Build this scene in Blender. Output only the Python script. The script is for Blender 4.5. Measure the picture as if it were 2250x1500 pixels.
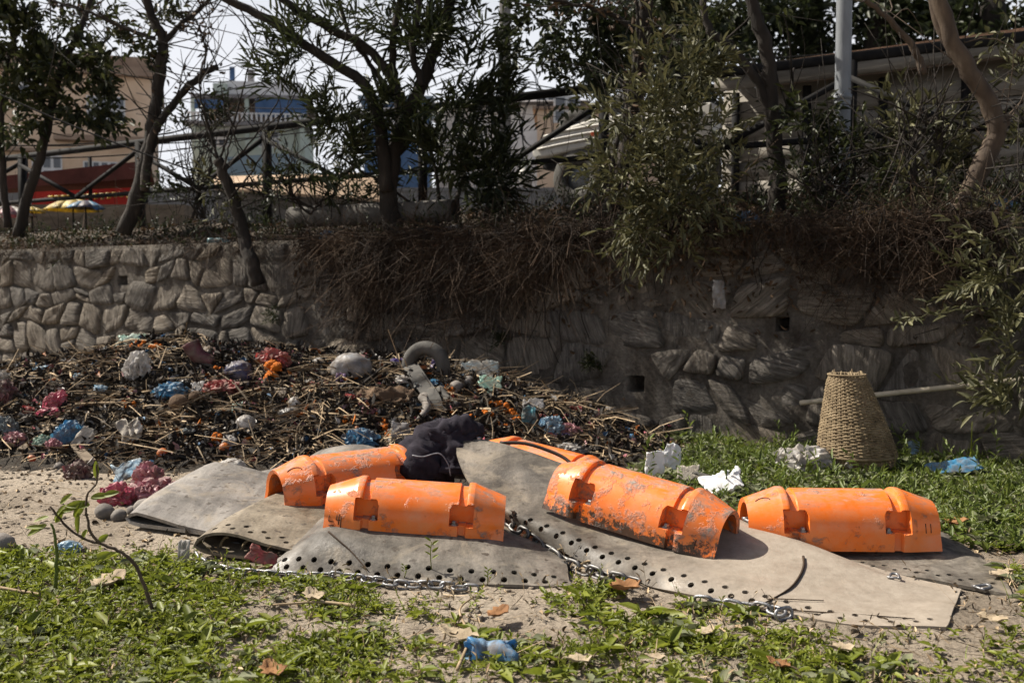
import bpy, bmesh, math, random
import numpy as np
from mathutils import Vector, Matrix

# ---------------------------------------------------------------- camera, sky, sun, exposure
SC = bpy.context.scene
for o in list(bpy.data.objects): bpy.data.objects.remove(o)
rng = random.Random(11); nr = np.random.default_rng(11)
CAMH = 1.30; FPX = 2187.5; PITCH = math.atan(115/FPX)
cd = bpy.data.cameras.new('camera'); cam = bpy.data.objects.new('camera', cd); SC.collection.objects.link(cam)
cam.location = (0, 0, CAMH); cam.rotation_euler = (math.pi/2-PITCH, 0, 0)
cd.lens = 35; cd.sensor_width = 36; cd.clip_end = 1500
cd.dof.use_dof = True; cd.dof.focus_distance = 4.9; cd.dof.aperture_fstop = 3.2
SC.camera = cam
SUNV = Vector((-0.90, 0.34, 0)).normalized(); ELEV = math.radians(47)
w = bpy.data.worlds.new('World'); SC.world = w; w.use_nodes = True
wn = w.node_tree.nodes; wl_ = w.node_tree.links
sky = wn.new('ShaderNodeTexSky'); sky.sky_type = 'NISHITA'; sky.sun_disc = False
sky.sun_elevation = ELEV; sky.sun_rotation = math.atan2(SUNV.x, SUNV.y)
sky.air_density = 1.0; sky.dust_density = 5.0; sky.ozone_density = 1.5
# white haze band added all round, kept low to limit the ambient light
_tc = wn.new('ShaderNodeTexCoord'); _sx = wn.new('ShaderNodeSeparateXYZ'); _mr = wn.new('ShaderNodeMapRange'); _mx = wn.new('ShaderNodeMix')
_mr.interpolation_type = 'SMOOTHSTEP'; _mr.inputs['From Min'].default_value = 0.20; _mr.inputs['From Max'].default_value = 0.48
_mr.inputs['To Min'].default_value = 0.92; _mr.inputs['To Max'].default_value = 0.0
_mx.data_type = 'RGBA'; _mx.inputs[7].default_value = (10.2, 10.4, 11.0, 1)
wl_.new(_tc.outputs['Generated'], _sx.inputs[0]); wl_.new(_sx.outputs['Z'], _mr.inputs[0]); wl_.new(_mr.outputs[0], _mx.inputs[0])
wl_.new(sky.outputs[0], _mx.inputs[6])
wl_.new(_mx.outputs[2], wn['Background'].inputs[0]); wn['Background'].inputs[1].default_value = 0.05
sd = bpy.data.lights.new('sun', 'SUN'); sun = bpy.data.objects.new('sun', sd); SC.collection.objects.link(sun)
sd.energy = 4.9; sd.angle = math.radians(0.5); sd.color = (1.0, 0.93, 0.82)
sdir = Vector((SUNV.x*math.cos(ELEV), SUNV.y*math.cos(ELEV), math.sin(ELEV)))
sun.rotation_euler = sdir.to_track_quat('Z', 'Y').to_euler(); sun.location = (-8, 6, 12)
SC.view_settings.view_transform = 'Standard'; SC.view_settings.look = 'None'
SC.view_settings.gamma = 1.0; SC.view_settings.exposure = 0.88

# ---------------------------------------------------------------- helpers
def ray(px, py):
    cx = (px-1125)/FPX; cy = (750-py)/FPX; cp, sp = math.cos(PITCH), math.sin(PITCH)
    d = (cx, cp+cy*sp, -sp+cy*cp); return np.array([d[0]/d[1], 1.0, d[2]/d[1]])
def W(px, py, Y): return np.array([0, 0, CAMH])+ray(px, py)*Y
def G(px, py, z=0.0):
    d = ray(px, py); return np.array([0, 0, CAMH])+d*((z-CAMH)/d[2])
def topx(x, y, z=0.0):
    cz = z-CAMH; cp, sp = math.cos(PITCH), math.sin(PITCH); f = y*cp-cz*sp; u = y*sp+cz*cp; return 1125+x/f*FPX, 750-u/f*FPX
def mpx(px, Y): return px*Y/FPX
def unit(a): return a/np.maximum(np.linalg.norm(a, axis=-1, keepdims=True), 1e-9)
def _h(x, y, z, s): 
    v = np.sin(x*127.1+y*311.7+z*74.7+s*19.19)*43758.5453; return v-np.floor(v)
def vn3(x, y, z, s=0):
    x, y, z = np.asarray(x, float), np.asarray(y, float), np.asarray(z, float)
    xi, yi, zi = np.floor(x), np.floor(y), np.floor(z); fx, fy, fz = x-xi, y-yi, z-zi
    fx, fy, fz = [f*f*(3-2*f) for f in (fx, fy, fz)]; r = 0
    for a in (0, 1):
        for b in (0, 1):
            for c in (0, 1):
                r = r+_h(xi+a, yi+b, zi+c, s)*(fx if a else 1-fx)*(fy if b else 1-fy)*(fz if c else 1-fz)
    return r
def fbm(x, y, f=1.0, oc=4, s=0, z=0.0):
    r = 0; a = .5; t = 0
    for k in range(oc):
        r = r+a*vn3(x*f, y*f, np.zeros_like(x)+z, s+k); t += a; a *= .5; f *= 2.03
    return r/t
def sstep(a, b, x): 
    t = np.clip((x-a)/(b-a), 0, 1); return t*t*(3-2*t)
LOC = {}
def tag(o, label=None, cat=None, group=None, kind=None):
    if label: o['label'] = label
    if cat: o['category'] = cat
    if group: o['group'] = group
    if kind: o['kind'] = kind
    return o
def mesh(name, V, F, mat=None, smooth=True):
    me = bpy.data.meshes.new(name); V = np.asarray(V, dtype=np.float64)
    if isinstance(F, np.ndarray):
        n, k = F.shape; me.vertices.add(len(V)); me.vertices.foreach_set('co', V.ravel())
        me.loops.add(n*k); me.loops.foreach_set('vertex_index', F.astype(np.int32).ravel())
        me.polygons.add(n); me.polygons.foreach_set('loop_start', np.arange(0, n*k, k, dtype=np.int32))
        me.update(calc_edges=True)
    else:
        me.from_pydata(V.tolist(), [], [tuple(int(i) for i in f) for f in F])
    if smooth: me.polygons.foreach_set('use_smooth', np.ones(len(me.polygons), dtype=bool))
    if mat: me.materials.append(mat)
    return me
def link(name, me, parent=None, loc=(0, 0, 0)):
    o = bpy.data.objects.new(name, me); SC.collection.objects.link(o)
    if parent: o.parent = parent
    o.location = loc; return o
def thing(name, label, cat, loc, group=None, rot=(0, 0, 0)):
    o = link(name, None, None, tuple(loc)); o.empty_display_size = .1; o.rotation_euler = rot
    LOC[o.name] = np.array(loc, float); return tag(o, label, cat, group)
def part(name, V, F, mat, parent, smooth=True, local=False):
    V = np.asarray(V, float)
    if not local: V = V-LOC[parent.name]
    o = link(name, mesh(name, V, F, mat, smooth), parent); LOC[o.name] = np.zeros(3) if local else LOC[parent.name]
    return o
def single(name, V, F, mat, label=None, cat=None, group=None, kind=None, smooth=True):
    V = np.asarray(V, float); c = np.array([V[:, 0].mean(), V[:, 1].mean(), V[:, 2].min()])
    o = link(name, mesh(name, V-c, F, mat, smooth), None, tuple(c)); LOC[o.name] = c
    return tag(o, label, cat, group, kind)
def solid(o, t, off=-1, split=True):
    m = o.modifiers.new('s', 'SOLIDIFY'); m.thickness = t; m.offset = off
    if split:
        e = o.modifiers.new('e', 'EDGE_SPLIT'); e.split_angle = math.radians(42)
    return o
def cat(*vf):
    Vs, Fs, n = [], [], 0
    allnp = all(isinstance(f, np.ndarray) for _, f in vf)
    for V, F in vf:
        V = np.asarray(V, float); Vs.append(V)
        if allnp: Fs.append(F+n)
        else: Fs.extend([tuple(int(i)+n for i in f) for f in F])
        n += len(V)
    return np.concatenate(Vs), (np.concatenate(Fs) if allnp else Fs)
def crom(P, n):
    P = np.asarray(P, float); m = len(P)
    if m == 2: return P[0]+(P[1]-P[0])*np.linspace(0, 1, n)[:, None]
    return cr_eval(P, np.linspace(0, m-1, n))
def cr_eval(P, u):
    m = len(P); u = np.clip(np.asarray(u, float), 0, m-1-1e-9); i = np.floor(u).astype(int); t = (u-i)
    E = np.concatenate([[2*P[0]-P[1]], P, [2*P[-1]-P[-2]]]); t = t.reshape(t.shape+(1,)*(P.ndim-1))
    a, b, c, d = E[i], E[i+1], E[i+2], E[i+3]
    return .5*(2*b+(c-a)*t+(2*a-5*b+4*c-d)*t**2+(3*b-a-3*c+d)*t**3)
def tube(P, R, n=8, caps=True, sy=1.0):
    P = np.asarray(P, float); m = len(P); R = np.broadcast_to(np.asarray(R, float), (m,))
    T = unit(np.gradient(P, axis=0)); up = np.array([0, 0, 1.0])
    if abs(T[0] @ up) > .9: up = np.array([1.0, 0, 0])
    N = up-T[0]*(up @ T[0]); N /= np.linalg.norm(N); V = []
    an = np.arange(n)/n*2*math.pi
    for i in range(m):
        N = N-T[i]*(N @ T[i]); N /= np.linalg.norm(N); B = np.cross(T[i], N)
        V.append(P[i]+R[i]*(np.cos(an)[:, None]*N*sy+np.sin(an)[:, None]*B))
    V = np.concatenate(V); F = []
    for i in range(m-1):
        for k in range(n):
            F.append((i*n+k, i*n+(k+1) % n, (i+1)*n+(k+1) % n, (i+1)*n+k))
    if caps: F.append(tuple(range(n))[::-1]); F.append(tuple(range((m-1)*n, m*n)))
    return V, F
def lathe(prof, n=16):
    V = []; F = []; m = len(prof)
    for r, z in prof:
        for k in range(n): V.append((r*math.cos(2*math.pi*k/n), r*math.sin(2*math.pi*k/n), z))
    for i in range(m-1):
        for k in range(n): F.append((i*n+k, i*n+(k+1) % n, (i+1)*n+(k+1) % n, (i+1)*n+k))
    F.append(tuple(range(n))[::-1]); F.append(tuple(range((m-1)*n, m*n)))
    return np.array(V), F
def box(c, s, rz=0.0, ax=None):
    c = np.array(c, float); h = np.array(s, float)/2
    V = np.array([[x, y, z] for x in (-1, 1) for y in (-1, 1) for z in (-1, 1)], float)*h
    if ax is not None: V = V @ np.array(ax)
    elif rz:
        a, b = math.cos(rz), math.sin(rz); V = V @ np.array([[a, b, 0], [-b, a, 0], [0, 0, 1]])
    return V+c, [(0, 1, 3, 2), (4, 6, 7, 5), (0, 4, 5, 1), (2, 3, 7, 6), (0, 2, 6, 4), (1, 5, 7, 3)]
def beam(a, b, w_, h_):
    a, b = np.array(a, float), np.array(b, float); X = b-a; L = np.linalg.norm(X); X /= L
    up = np.array([0, 0, 1.0]) if abs(X[2]) < .95 else np.array([1.0, 0, 0])
    Yv = np.cross(up, X); Yv /= np.linalg.norm(Yv); Z = np.cross(X, Yv)
    return box((a+b)/2, (L, w_, h_), ax=[X, Yv, Z])
_ico = {}
def ico(k):
    if k not in _ico:
        bm = bmesh.new(); bmesh.ops.create_icosphere(bm, subdivisions=k, radius=1)
        _ico[k] = (np.array([v.co[:] for v in bm.verts]), np.array([[v.index for v in f.verts] for f in bm.faces])); bm.free()
    V, F = _ico[k]; return V.copy(), F
def leaves(P, D, N, L, Wd, droop=.18, fold=.25):
    D = unit(D); S = unit(np.cross(D, N)); N = np.cross(S, D); n = len(P)
    L = np.broadcast_to(L, (n,))[:, None]; Wd = np.broadcast_to(Wd, (n,))[:, None]
    V = np.empty((n, 6, 3)); V[:, 0] = P
    V[:, 1] = P+D*L*.30+S*Wd*.45+N*fold*Wd; V[:, 2] = P+D*L*.66+S*Wd*.36+N*(fold*Wd-droop*L*.4)
    V[:, 3] = P+D*L-N*droop*L
    V[:, 4] = P+D*L*.66-S*Wd*.36+N*(fold*Wd-droop*L*.4); V[:, 5] = P+D*L*.30-S*Wd*.45+N*fold*Wd
    b = np.arange(n)[:, None]*6
    F = np.concatenate([b+np.array([[0, 1, 2, 3]]), b+np.array([[3, 4, 5, 0]])])
    return V.reshape(-1, 3), F
def rdir(n, up=0.0):
    d = nr.normal(size=(n, 3)); d[:, 2] += up; return unit(d)
def strands(P, D, L, sag, width, seg=3, curl=.25, taper=.5):
    n = len(P); L = np.broadcast_to(L, (n,)); D = unit(D); c = rdir(n)*curl; side = unit(np.cross(D, rdir(n)))
    t = np.linspace(0, 1, seg+1); V = np.empty((n, seg+1, 2, 3)); width = np.broadcast_to(width, (n,))
    for i, a in enumerate(t):
        p = P+(D*a+c*a*a)*L[:, None]; p[:, 2] -= sag*a*a*L
        wv = side*(width*(1-taper*a))[:, None]*.5
        V[:, i, 0] = p-wv; V[:, i, 1] = p+wv
    b = np.arange(n)[:, None]*(seg+1)*2
    F = np.concatenate([b+np.array([[2*i, 2*i+1, 2*i+3, 2*i+2]]) for i in range(seg)])
    return V.reshape(-1, 3), F
def shoots(P, D, L, K, ll, lw, ang=.9, tw=.004, droop=.2, up=.3, j=.35):
    n = len(P); D = unit(D); L = np.broadcast_to(L, (n,)); out = []
    out.append(strands(P, D, L, .08, tw, 2, .06))
    for k in range(K):
        f = (k+.7)/K; base = P+D*(L*f)[:, None]; base[:, 2] -= .08*f*f*L
        s = unit(np.cross(D, rdir(n))); d = D*math.cos(ang*(1.05-.5*f))+s*math.sin(ang*(1.05-.5*f)); d[:, 2] += up*.2
        N = unit(np.array([0, 0, 1.0])+nr.normal(size=(n, 3))*.45)
        sc = nr.uniform(1-j, 1+j, n)*(1-.3*abs(f-.5))
        out.append(leaves(base, d, N, ll*sc, lw*sc, droop))
    return cat(*out)
# ---- materials
def nodes(name):
    m = bpy.data.materials.new(name); m.use_nodes = True; nt = m.node_tree
    return m, nt, nt.nodes['Principled BSDF'], nt.nodes['Material Output']
def ramp(nt, fac, cols):
    r = nt.nodes.new('ShaderNodeValToRGB'); e = r.color_ramp.elements
    while len(e) > 1: e.remove(e[-1])
    e[0].position = cols[0][0]; e[0].color = (*cols[0][1], 1)
    for p, c in cols[1:]:
        x = e.new(p); x.color = (*c, 1)
    nt.links.new(fac, r.inputs[0]); return r.outputs[0]
def coords(nt, stretch=(1, 1, 1), rot_rand=False):
    tc = nt.nodes.new('ShaderNodeTexCoord'); oi = nt.nodes.new('ShaderNodeObjectInfo')
    mu = nt.nodes.new('ShaderNodeMath'); mu.operation = 'MULTIPLY'; mu.inputs[1].default_value = 53.7
    nt.links.new(oi.outputs['Random'], mu.inputs[0]); mp = nt.nodes.new('ShaderNodeMapping')
    mp.inputs['Scale'].default_value = stretch
    nt.links.new(mu.outputs[0], mp.inputs['Location']); src = tc.outputs['Object']
    if rot_rand:
        mr = nt.nodes.new('ShaderNodeMapping'); nt.links.new(src, mr.inputs[0]); nt.links.new(mu.outputs[0], mr.inputs['Rotation']); src = mr.outputs[0]
    nt.links.new(src, mp.inputs[0])
    return mp.outputs[0], oi
def noise(nt, co, scale, detail=5, rough=.6, dist=0):
    n = nt.nodes.new('ShaderNodeTexNoise'); nt.links.new(co, n.inputs['Vector'])
    n.inputs['Scale'].default_value = scale; n.inputs['Detail'].default_value = detail
    n.inputs['Roughness'].default_value = rough; n.inputs['Distortion'].default_value = dist
    return n.outputs['Fac']
def mixc(nt, f, a, b, mode='MIX'):
    m = nt.nodes.new('ShaderNodeMix'); m.data_type = 'RGBA'; m.blend_type = mode
    for s, v in ((m.inputs[0], f), (m.inputs[6], a), (m.inputs[7], b)):
        if isinstance(v, (int, float)): s.default_value = v
        elif isinstance(v, tuple): s.default_value = (*v, 1)
        else: nt.links.new(v, s)
    return m.outputs[2]
def bump(nt, bs, h, strength, dist=.01):
    b = nt.nodes.new('ShaderNodeBump'); b.inputs['Strength'].default_value = strength; b.inputs['Distance'].default_value = dist
    nt.links.new(h, b.inputs['Height']); nt.links.new(b.outputs[0], bs.inputs['Normal'])
def island(nt, col, lo=.55, hi=1.35, hue=0.0):
    g = nt.nodes.new('ShaderNodeNewGeometry'); mr = nt.nodes.new('ShaderNodeMapRange')
    mr.inputs['To Min'].default_value = lo; mr.inputs['To Max'].default_value = hi
    nt.links.new(g.outputs['Random Per Island'], mr.inputs[0]); hs = nt.nodes.new('ShaderNodeHueSaturation')
    nt.links.new(mr.outputs[0], hs.inputs['Value']); nt.links.new(col, hs.inputs['Color'])
    return hs.outputs[0]
def dm(name, cols, scale=6, rough=.8, bs=0, bscale=None, stretch=(1, 1, 1), rotr=False, metal=0, spec=.3, dist=0, bd=.01, isl=None, trans=0.0, alpha=1.0):
    m, nt, b, out = nodes(name); co, oi = coords(nt, stretch, rotr)
    c = ramp(nt, noise(nt, co, scale, 6, .62, dist), cols)
    if isl: c = island(nt, c, *isl)
    nt.links.new(c, b.inputs['Base Color']); b.inputs['Roughness'].default_value = rough
    b.inputs['Metallic'].default_value = metal; b.inputs['Specular IOR Level'].default_value = spec
    if bs: bump(nt, b, noise(nt, co, bscale or scale*3, 6, .65), bs, bd)
    if alpha < 1: b.inputs['Alpha'].default_value = alpha
    if trans:
        t = nt.nodes.new('ShaderNodeBsdfTranslucent'); nt.links.new(c, t.inputs[0])
        mx = nt.nodes.new('ShaderNodeMixShader'); mx.inputs[0].default_value = trans
        nt.links.new(b.outputs[0], mx.inputs[1]); nt.links.new(t.outputs[0], mx.inputs[2]); nt.links.new(mx.outputs[0], out.inputs[0])
    return m
def leafmat(name, c1, c2, c3, trans=.3, rough=.5):
    m, nt, b, out = nodes(name); g = nt.nodes.new('ShaderNodeNewGeometry')
    c = ramp(nt, g.outputs['Random Per Island'], [(0, c1), (.5, c2), (1, c3)])
    co, oi = coords(nt); c = mixc(nt, .5, c, ramp(nt, noise(nt, co, 30, 3), [(.3, tuple(x*.55 for x in c2)), (.7, tuple(min(1, x*1.3) for x in c2))]))
    nt.links.new(c, b.inputs['Base Color']); b.inputs['Roughness'].default_value = rough; b.inputs['Specular IOR Level'].default_value = .35
    t = nt.nodes.new('ShaderNodeBsdfTranslucent'); nt.links.new(c, t.inputs[0]); mx = nt.nodes.new('ShaderNodeMixShader'); mx.inputs[0].default_value = trans
    nt.links.new(b.outputs[0], mx.inputs[1]); nt.links.new(t.outputs[0], mx.inputs[2]); nt.links.new(mx.outputs[0], out.inputs[0])
    return m

# ---------------------------------------------------------------- materials of the place
M = {}
def soilmat():
    m, nt, b, out = nodes('soil'); co, oi = coords(nt)
    c = ramp(nt, noise(nt, co, 1.3, 8, .65), [(.3, (.20, .165, .125)), (.5, (.34, .285, .222)), (.72, (.45, .385, .305))])
    c2 = ramp(nt, noise(nt, co, 45, 6, .7), [(.3, (.38, .36, .34)), (.55, (1, 1, 1)), (.8, (1.15, 1.12, 1.08))])
    nt.links.new(mixc(nt, .85, c, c2, 'MULTIPLY'), b.inputs['Base Color']); b.inputs['Roughness'].default_value = .95
    b.inputs['Specular IOR Level'].default_value = .15; bump(nt, b, noise(nt, co, 38, 9, .75), .9, .03); return m
M['soil'] = soilmat()
M['mound'] = dm('mound_soil', [(.3, (.014, .011, .008)), (.55, (.038, .03, .021)), (.75, (.085, .066, .047))], 9, .95, 1.0, 40, bd=.03)
M['bank'] = dm('bank_soil', [(.3, (.03, .022, .015)), (.6, (.068, .05, .033)), (.8, (.11, .083, .058))], 3, .95, .8, 25, bd=.03)
M['road'] = dm('road_asphalt', [(.3, (.045, .043, .04)), (.7, (.08, .076, .07))], 2, .9, .3, 60)
def mortarmat():
    m, nt, b, out = nodes('mortar'); co, oi = coords(nt)
    c = ramp(nt, noise(nt, co, 2.2, 8, .68), [(.3, (.06, .052, .044)), (.5, (.135, .12, .102)), (.72, (.24, .215, .182))])
    st = ramp(nt, noise(nt, coords(nt, (7, 7, .9))[0], 1.1, 5, .6), [(.35, (.45, .41, .37)), (.6, (1, 1, 1))])
    c = mixc(nt, .7, c, st, 'MULTIPLY')
    c = mixc(nt, .6, c, ramp(nt, noise(nt, co, 34, 6, .7), [(.3, (.4, .4, .4)), (.6, (1.1, 1.1, 1.1))]), 'MULTIPLY')
    nt.links.new(c, b.inputs['Base Color']); b.inputs['Roughness'].default_value = .95; b.inputs['Specular IOR Level'].default_value = .15
    bump(nt, b, noise(nt, co, 22, 10, .75), 1.0, .05); return m
M['mortar'] = mortarmat()
def stonemat():
    m, nt, b, out = nodes('stone'); co, oi = coords(nt, (2, 2, 22), True)
    tc = coords(nt)[0]
    g = noise(nt, co, 2.0, 7, .65, .6)
    c = ramp(nt, g, [(.3, (.055, .047, .038)), (.5, (.15, .132, .11)), (.7, (.28, .25, .212))])
    c = mixc(nt, .55, c, ramp(nt, noise(nt, tc, 7, 7, .7), [(.3, (.45, .41, .37)), (.55, (1, .98, .95)), (.8, (1.2, 1.15, 1.1))]), 'MULTIPLY')
    hv = nt.nodes.new('ShaderNodeHueSaturation'); mr = nt.nodes.new('ShaderNodeMapRange'); nt.links.new(oi.outputs['Random'], mr.inputs[0])
    mr.inputs['To Min'].default_value = .7; mr.inputs['To Max'].default_value = 1.25
    nt.links.new(mr.outputs[0], hv.inputs['Value']); nt.links.new(mr.outputs[0], hv.inputs['Saturation']); nt.links.new(c, hv.inputs['Color'])
    nt.links.new(hv.outputs[0], b.inputs['Base Color']); b.inputs['Roughness'].default_value = .88; b.inputs['Specular IOR Level'].default_value = .25
    bump(nt, b, mixc(nt, .35, g, noise(nt, tc, 30, 8, .75)), 1.0, .075); return m
M['stone'] = stonemat()
M['bark'] = dm('bark', [(.3, (.011, .009, .007)), (.6, (.028, .022, .017)), (.8, (.065, .051, .04))], 9, .9, 1.0, 30, (1, 1, .25), bd=.02)
M['bark_light'] = dm('bark_light', [(.3, (.035, .024, .017)), (.6, (.08, .057, .038)), (.8, (.15, .11, .077))], 8, .85, .8, 30, (1, 1, .3), bd=.01)
M['leaf_dark'] = leafmat('leaf_dark', (.012, .016, .006), (.026, .032, .011), (.085, .092, .028), .3)
M['leaf_narrow'] = leafmat('leaf_narrow', (.011, .015, .006), (.024, .031, .012), (.07, .08, .031), .28)
M['leaf_far'] = leafmat('leaf_far', (.014, .020, .008), (.028, .036, .014), (.055, .065, .026), .25)
M['leaf_grey'] = leafmat('leaf_grey', (.028, .030, .012), (.07, .07, .03), (.22, .205, .10), .2, .6)
M['leaf_dry'] = leafmat('leaf_dry', (.028, .017, .009), (.06, .036, .019), (.15, .09, .045), .2, .8)
M['grass'] = leafmat('grass', (.08, .10, .010), (.165, .20, .02), (.33, .34, .06), .4, .5)
M['weed'] = leafmat('weed', (.06, .085, .016), (.11, .15, .028), (.21, .24, .06), .35, .5)
M['dusty'] = leafmat('dusty_leaf', (.09, .10, .05), (.15, .165, .085), (.24, .235, .15), .2, .75)
M['straw'] = dm('straw', [(.3, (.10, .07, .042)), (.5, (.26, .19, .115)), (.75, (.48, .38, .25))], 5, .85, isl=(.10, 1.7))
M['brush'] = dm('dry_brush', [(.3, (.016, .010, .006)), (.5, (.045, .028, .017)), (.72, (.13, .088, .055))], 2.2, .9, isl=(.2, 1.5))

# ---------------------------------------------------------------- setting: ground, mound, wall, bank, road
WO = np.array([3.70, 7.20]); WA = unit(np.array([-10.65, 6.3])); WN = np.array([-WA[1], WA[0]])
if WN[1] > 0: WN = -WN
BAT = .10; WH = 1.84
def wl(s, z, d=0.0):
    p = WO+WA*s+WN*(d-BAT*z); return np.array([p[0], p[1], z])
def wall_s(px):
    r = (px-1125)/FPX; t = (WO[0]-r*WO[1])/(r*WA[1]-WA[0]); return t
def wallY(px, z=1.0): return wl(wall_s(px), z)[1]
def wpt(px, py, off=0.0):
    s = wall_s(px); Y = wl(s, 1.0, off)[1]; return W(px, py, Y)
CREST = np.array([(-7.0, 11.4, .0), (-5.3, 10.5, .03), (-4.75, 10.2, .10), (-4.2, 9.95, .64), (-3.3, 9.6, .80), (-2.2, 9.2, .70), (-1.3, 9.0, .66), (-.5, 8.75, .60), (.05, 8.5, .40), (.45, 8.35, .16), (.7, 8.3, .02)])
def gz(x, y): return .03*(fbm(x, y, .9, 3, 3)-.5)+.035*(fbm(x, y, 3.1, 3, 9)-.5)+.02*sstep(6.0, 8.0, y)*sstep(.5, 2, x)
def mh(x, y):
    x = np.asarray(x, float); y = np.asarray(y, float); best = np.zeros_like(x)
    for i in range(len(CREST)-1):
        a, b = CREST[i], CREST[i+1]; d = b[:2]-a[:2]; L2 = d @ d
        t = np.clip(((x-a[0])*d[0]+(y-a[1])*d[1])/L2, 0, 1); h = a[2]+(b[2]-a[2])*t
        ex, ey = x-(a[0]+d[0]*t), y-(a[1]+d[1]*t); wd = np.where(ey*1.0+ex*.5 < 0, 1.0+2.1*h, 1.5)
        q = np.sqrt(ex**2+ey**2)/wd; best = np.maximum(best, h*(.5+.5*np.cos(np.pi*np.clip(q, 0, 1)))**.85)
    n = fbm(x, y, 2.3, 4, 5)
    return best*(.82+.36*n)-.02+np.where(best > .02, .12*(fbm(x, y, 6, 3, 8)-.5), 0)
def surf(x, y): return np.maximum(gz(x, y), mh(x, y))
def MP(px, py):
    d = ray(px, py); Y = np.arange(3.0, 14, .02); z = CAMH+d[2]*Y; h = surf(d[0]*Y, Y)
    k = np.argmax(z <= h) if (z <= h).any() else len(Y)-1
    return np.array([d[0]*Y[k], Y[k], h[k]])
def lines(a, lo, hi, b, st):
    return np.concatenate([-np.geomspace(lo-a, st*2, 14)+lo, np.arange(lo, hi, st), hi+np.geomspace(st*2, b-hi, 14)])
def gridmesh(X, Y, Zf):
    gx, gy = np.meshgrid(X, Y); V = np.stack([gx.ravel(), gy.ravel(), Zf(gx.ravel(), gy.ravel())], 1)
    nx, ny = len(X), len(Y); i = (np.arange(ny-1)[:, None]*nx+np.arange(nx-1)[None]).ravel()
    return V, np.stack([i, i+1, i+nx+1, i+nx], 1)
def groundz(x, y):
    m = (np.abs(x) < 9) & (y > 1) & (y < 16)
    return np.where(m, gz(x, y)+.035*(fbm(x, y, 9, 3, 21)-.5)*sstep(.3, .6, fbm(x, y, .8, 2, 33))+.03*(fbm(x, y, 14, 3, 22)-.5)*sstep(-1.6, -2.2, x), 0)
V, F = gridmesh(lines(-400, -6.5, 5.5, 400, .045), lines(-60, 2.4, 12.5, 600, .045), groundz)
tag(single('ground', V, F, M['soil']), kind='structure')
V, F = gridmesh(np.arange(-8.0, 2.2, .06), np.arange(5.6, 13.2, .06), lambda x, y: mh(x, y)+.05*(fbm(x, y, 11, 3, 17)-.5))
keep = (V[F].mean(1)[:, 2] > -.015) & (((V[F].mean(1)[:, :2]-WO) @ WN) > -.05)
tag(single('earth_mound', V, F[keep], M['mound']), kind='structure')

# stone retaining wall: mortar body with weep holes, then stone by stone
S0, S1 = -3.0, 16.5
HOLES = [(1395, 842, .075, .075), (1925, 602, .085, .05), (250, 616, .10, .06), (1712, 712, .06, .06)]
HS = []
for hx, hy, a_, b_ in HOLES:
    p = wpt(hx, hy); HS.append((wall_s(hx), p[2], a_, b_))
wall = thing('retaining_wall', 'old rubble stone retaining wall smeared with grey mortar', 'wall', wl(0, 0))
sl = np.unique(np.concatenate([np.arange(S0, S1, .07)]+[np.array([h[0]-h[2], h[0]-h[2]+.012, h[0]+h[2]-.012, h[0]+h[2]]) for h in HS]))
zl = np.unique(np.concatenate([np.linspace(-.15, WH, 30)]+[np.array([h[1]-h[3], h[1]-h[3]+.012, h[1]+h[3]-.012, h[1]+h[3]]) for h in HS]))
ss, zz = np.meshgrid(sl, zl); ss, zz = ss.ravel(), zz.ravel()
dd = .05*(fbm(ss, zz, 2.2, 5, 41)-.5)+.035*(fbm(ss, zz, 9, 3, 43)-.5)-.004*sstep(6, 9.5, ss)
for h in HS:
    ins = (abs(ss-h[0]) < h[2]-.006) & (abs(zz-h[1]) < h[3]-.006); dd = np.where(ins, -.32, dd)
P2 = WO[None]+WA[None]*ss[:, None]+WN[None]*(dd-BAT*zz)[:, None]
V = np.concatenate([P2, zz[:, None]], 1); nx = len(sl); i = (np.arange(len(zl)-1)[:, None]*nx+np.arange(nx-1)[None]).ravel()
F = np.stack([i, i+nx, i+nx+1, i+1], 1)
tp = np.array([wl(s, WH+.0, -.55) for s in sl]); n0 = len(V); lo = (len(zl)-1)*nx
V = np.concatenate([V, tp]); k = np.arange(nx-1); F = np.concatenate([F, np.stack([lo+k, n0+k, n0+k+1, lo+k+1], 1)])
part('mortar_body', V, F, M['mortar'], wall)
def stone(cs, zs, pr):
    """cs: outline corners (s, z) of one stone, pr: how far its face stands proud"""
    cs = np.array(cs); c = cs.mean(0); out = []
    m = len(cs)
    for i in range(m):
        a, b, d = cs[i-1], cs[i], cs[(i+1) % m]
        out += [b+(a-b)*.22, b*.90+(a+d)*.05, b+(d-b)*.22]
        if np.linalg.norm(d-b) > .3: out.append((b+d)/2+np.array([rng.uniform(-.01, .01), rng.uniform(-.012, .012)]))
    out = np.array(out); n = len(out); R = []; tilt = (rng.uniform(-.05, .05), rng.uniform(-.09, .09))
    for sc, dp in ((1.03, -.07), (1.0, .35*pr-.004), (.94, .92*pr), (.55, pr)):
        q = c+(out-c)*sc
        for j in range(n):
            nz = (float(fbm(np.array(q[j, 0]), np.array(q[j, 1]), 7, 3, 71))-.5)*.085*(dp > 0)
            R.append(wl(q[j, 0], q[j, 1], dp+nz+tilt[0]*(q[j, 0]-c[0])+tilt[1]*(q[j, 1]-c[1])))
    R.append(wl(c[0], c[1], pr*1.0+rng.uniform(-.012, .012))); F = []
    for r in range(3):
        for j in range(n):
            F.append((r*n+j, (r+1)*n+j, (r+1)*n+(j+1) % n, r*n+(j+1) % n))
    for j in range(n): F.append((3*n+j, 4*n, 3*n+(j+1) % n))
    V = np.array(R); o0 = V.mean(0)
    o = link('stone', mesh('stone', V-o0, F, M['stone']), wall, tuple(o0-LOC[wall.name]))
rows = [-.05]
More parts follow.
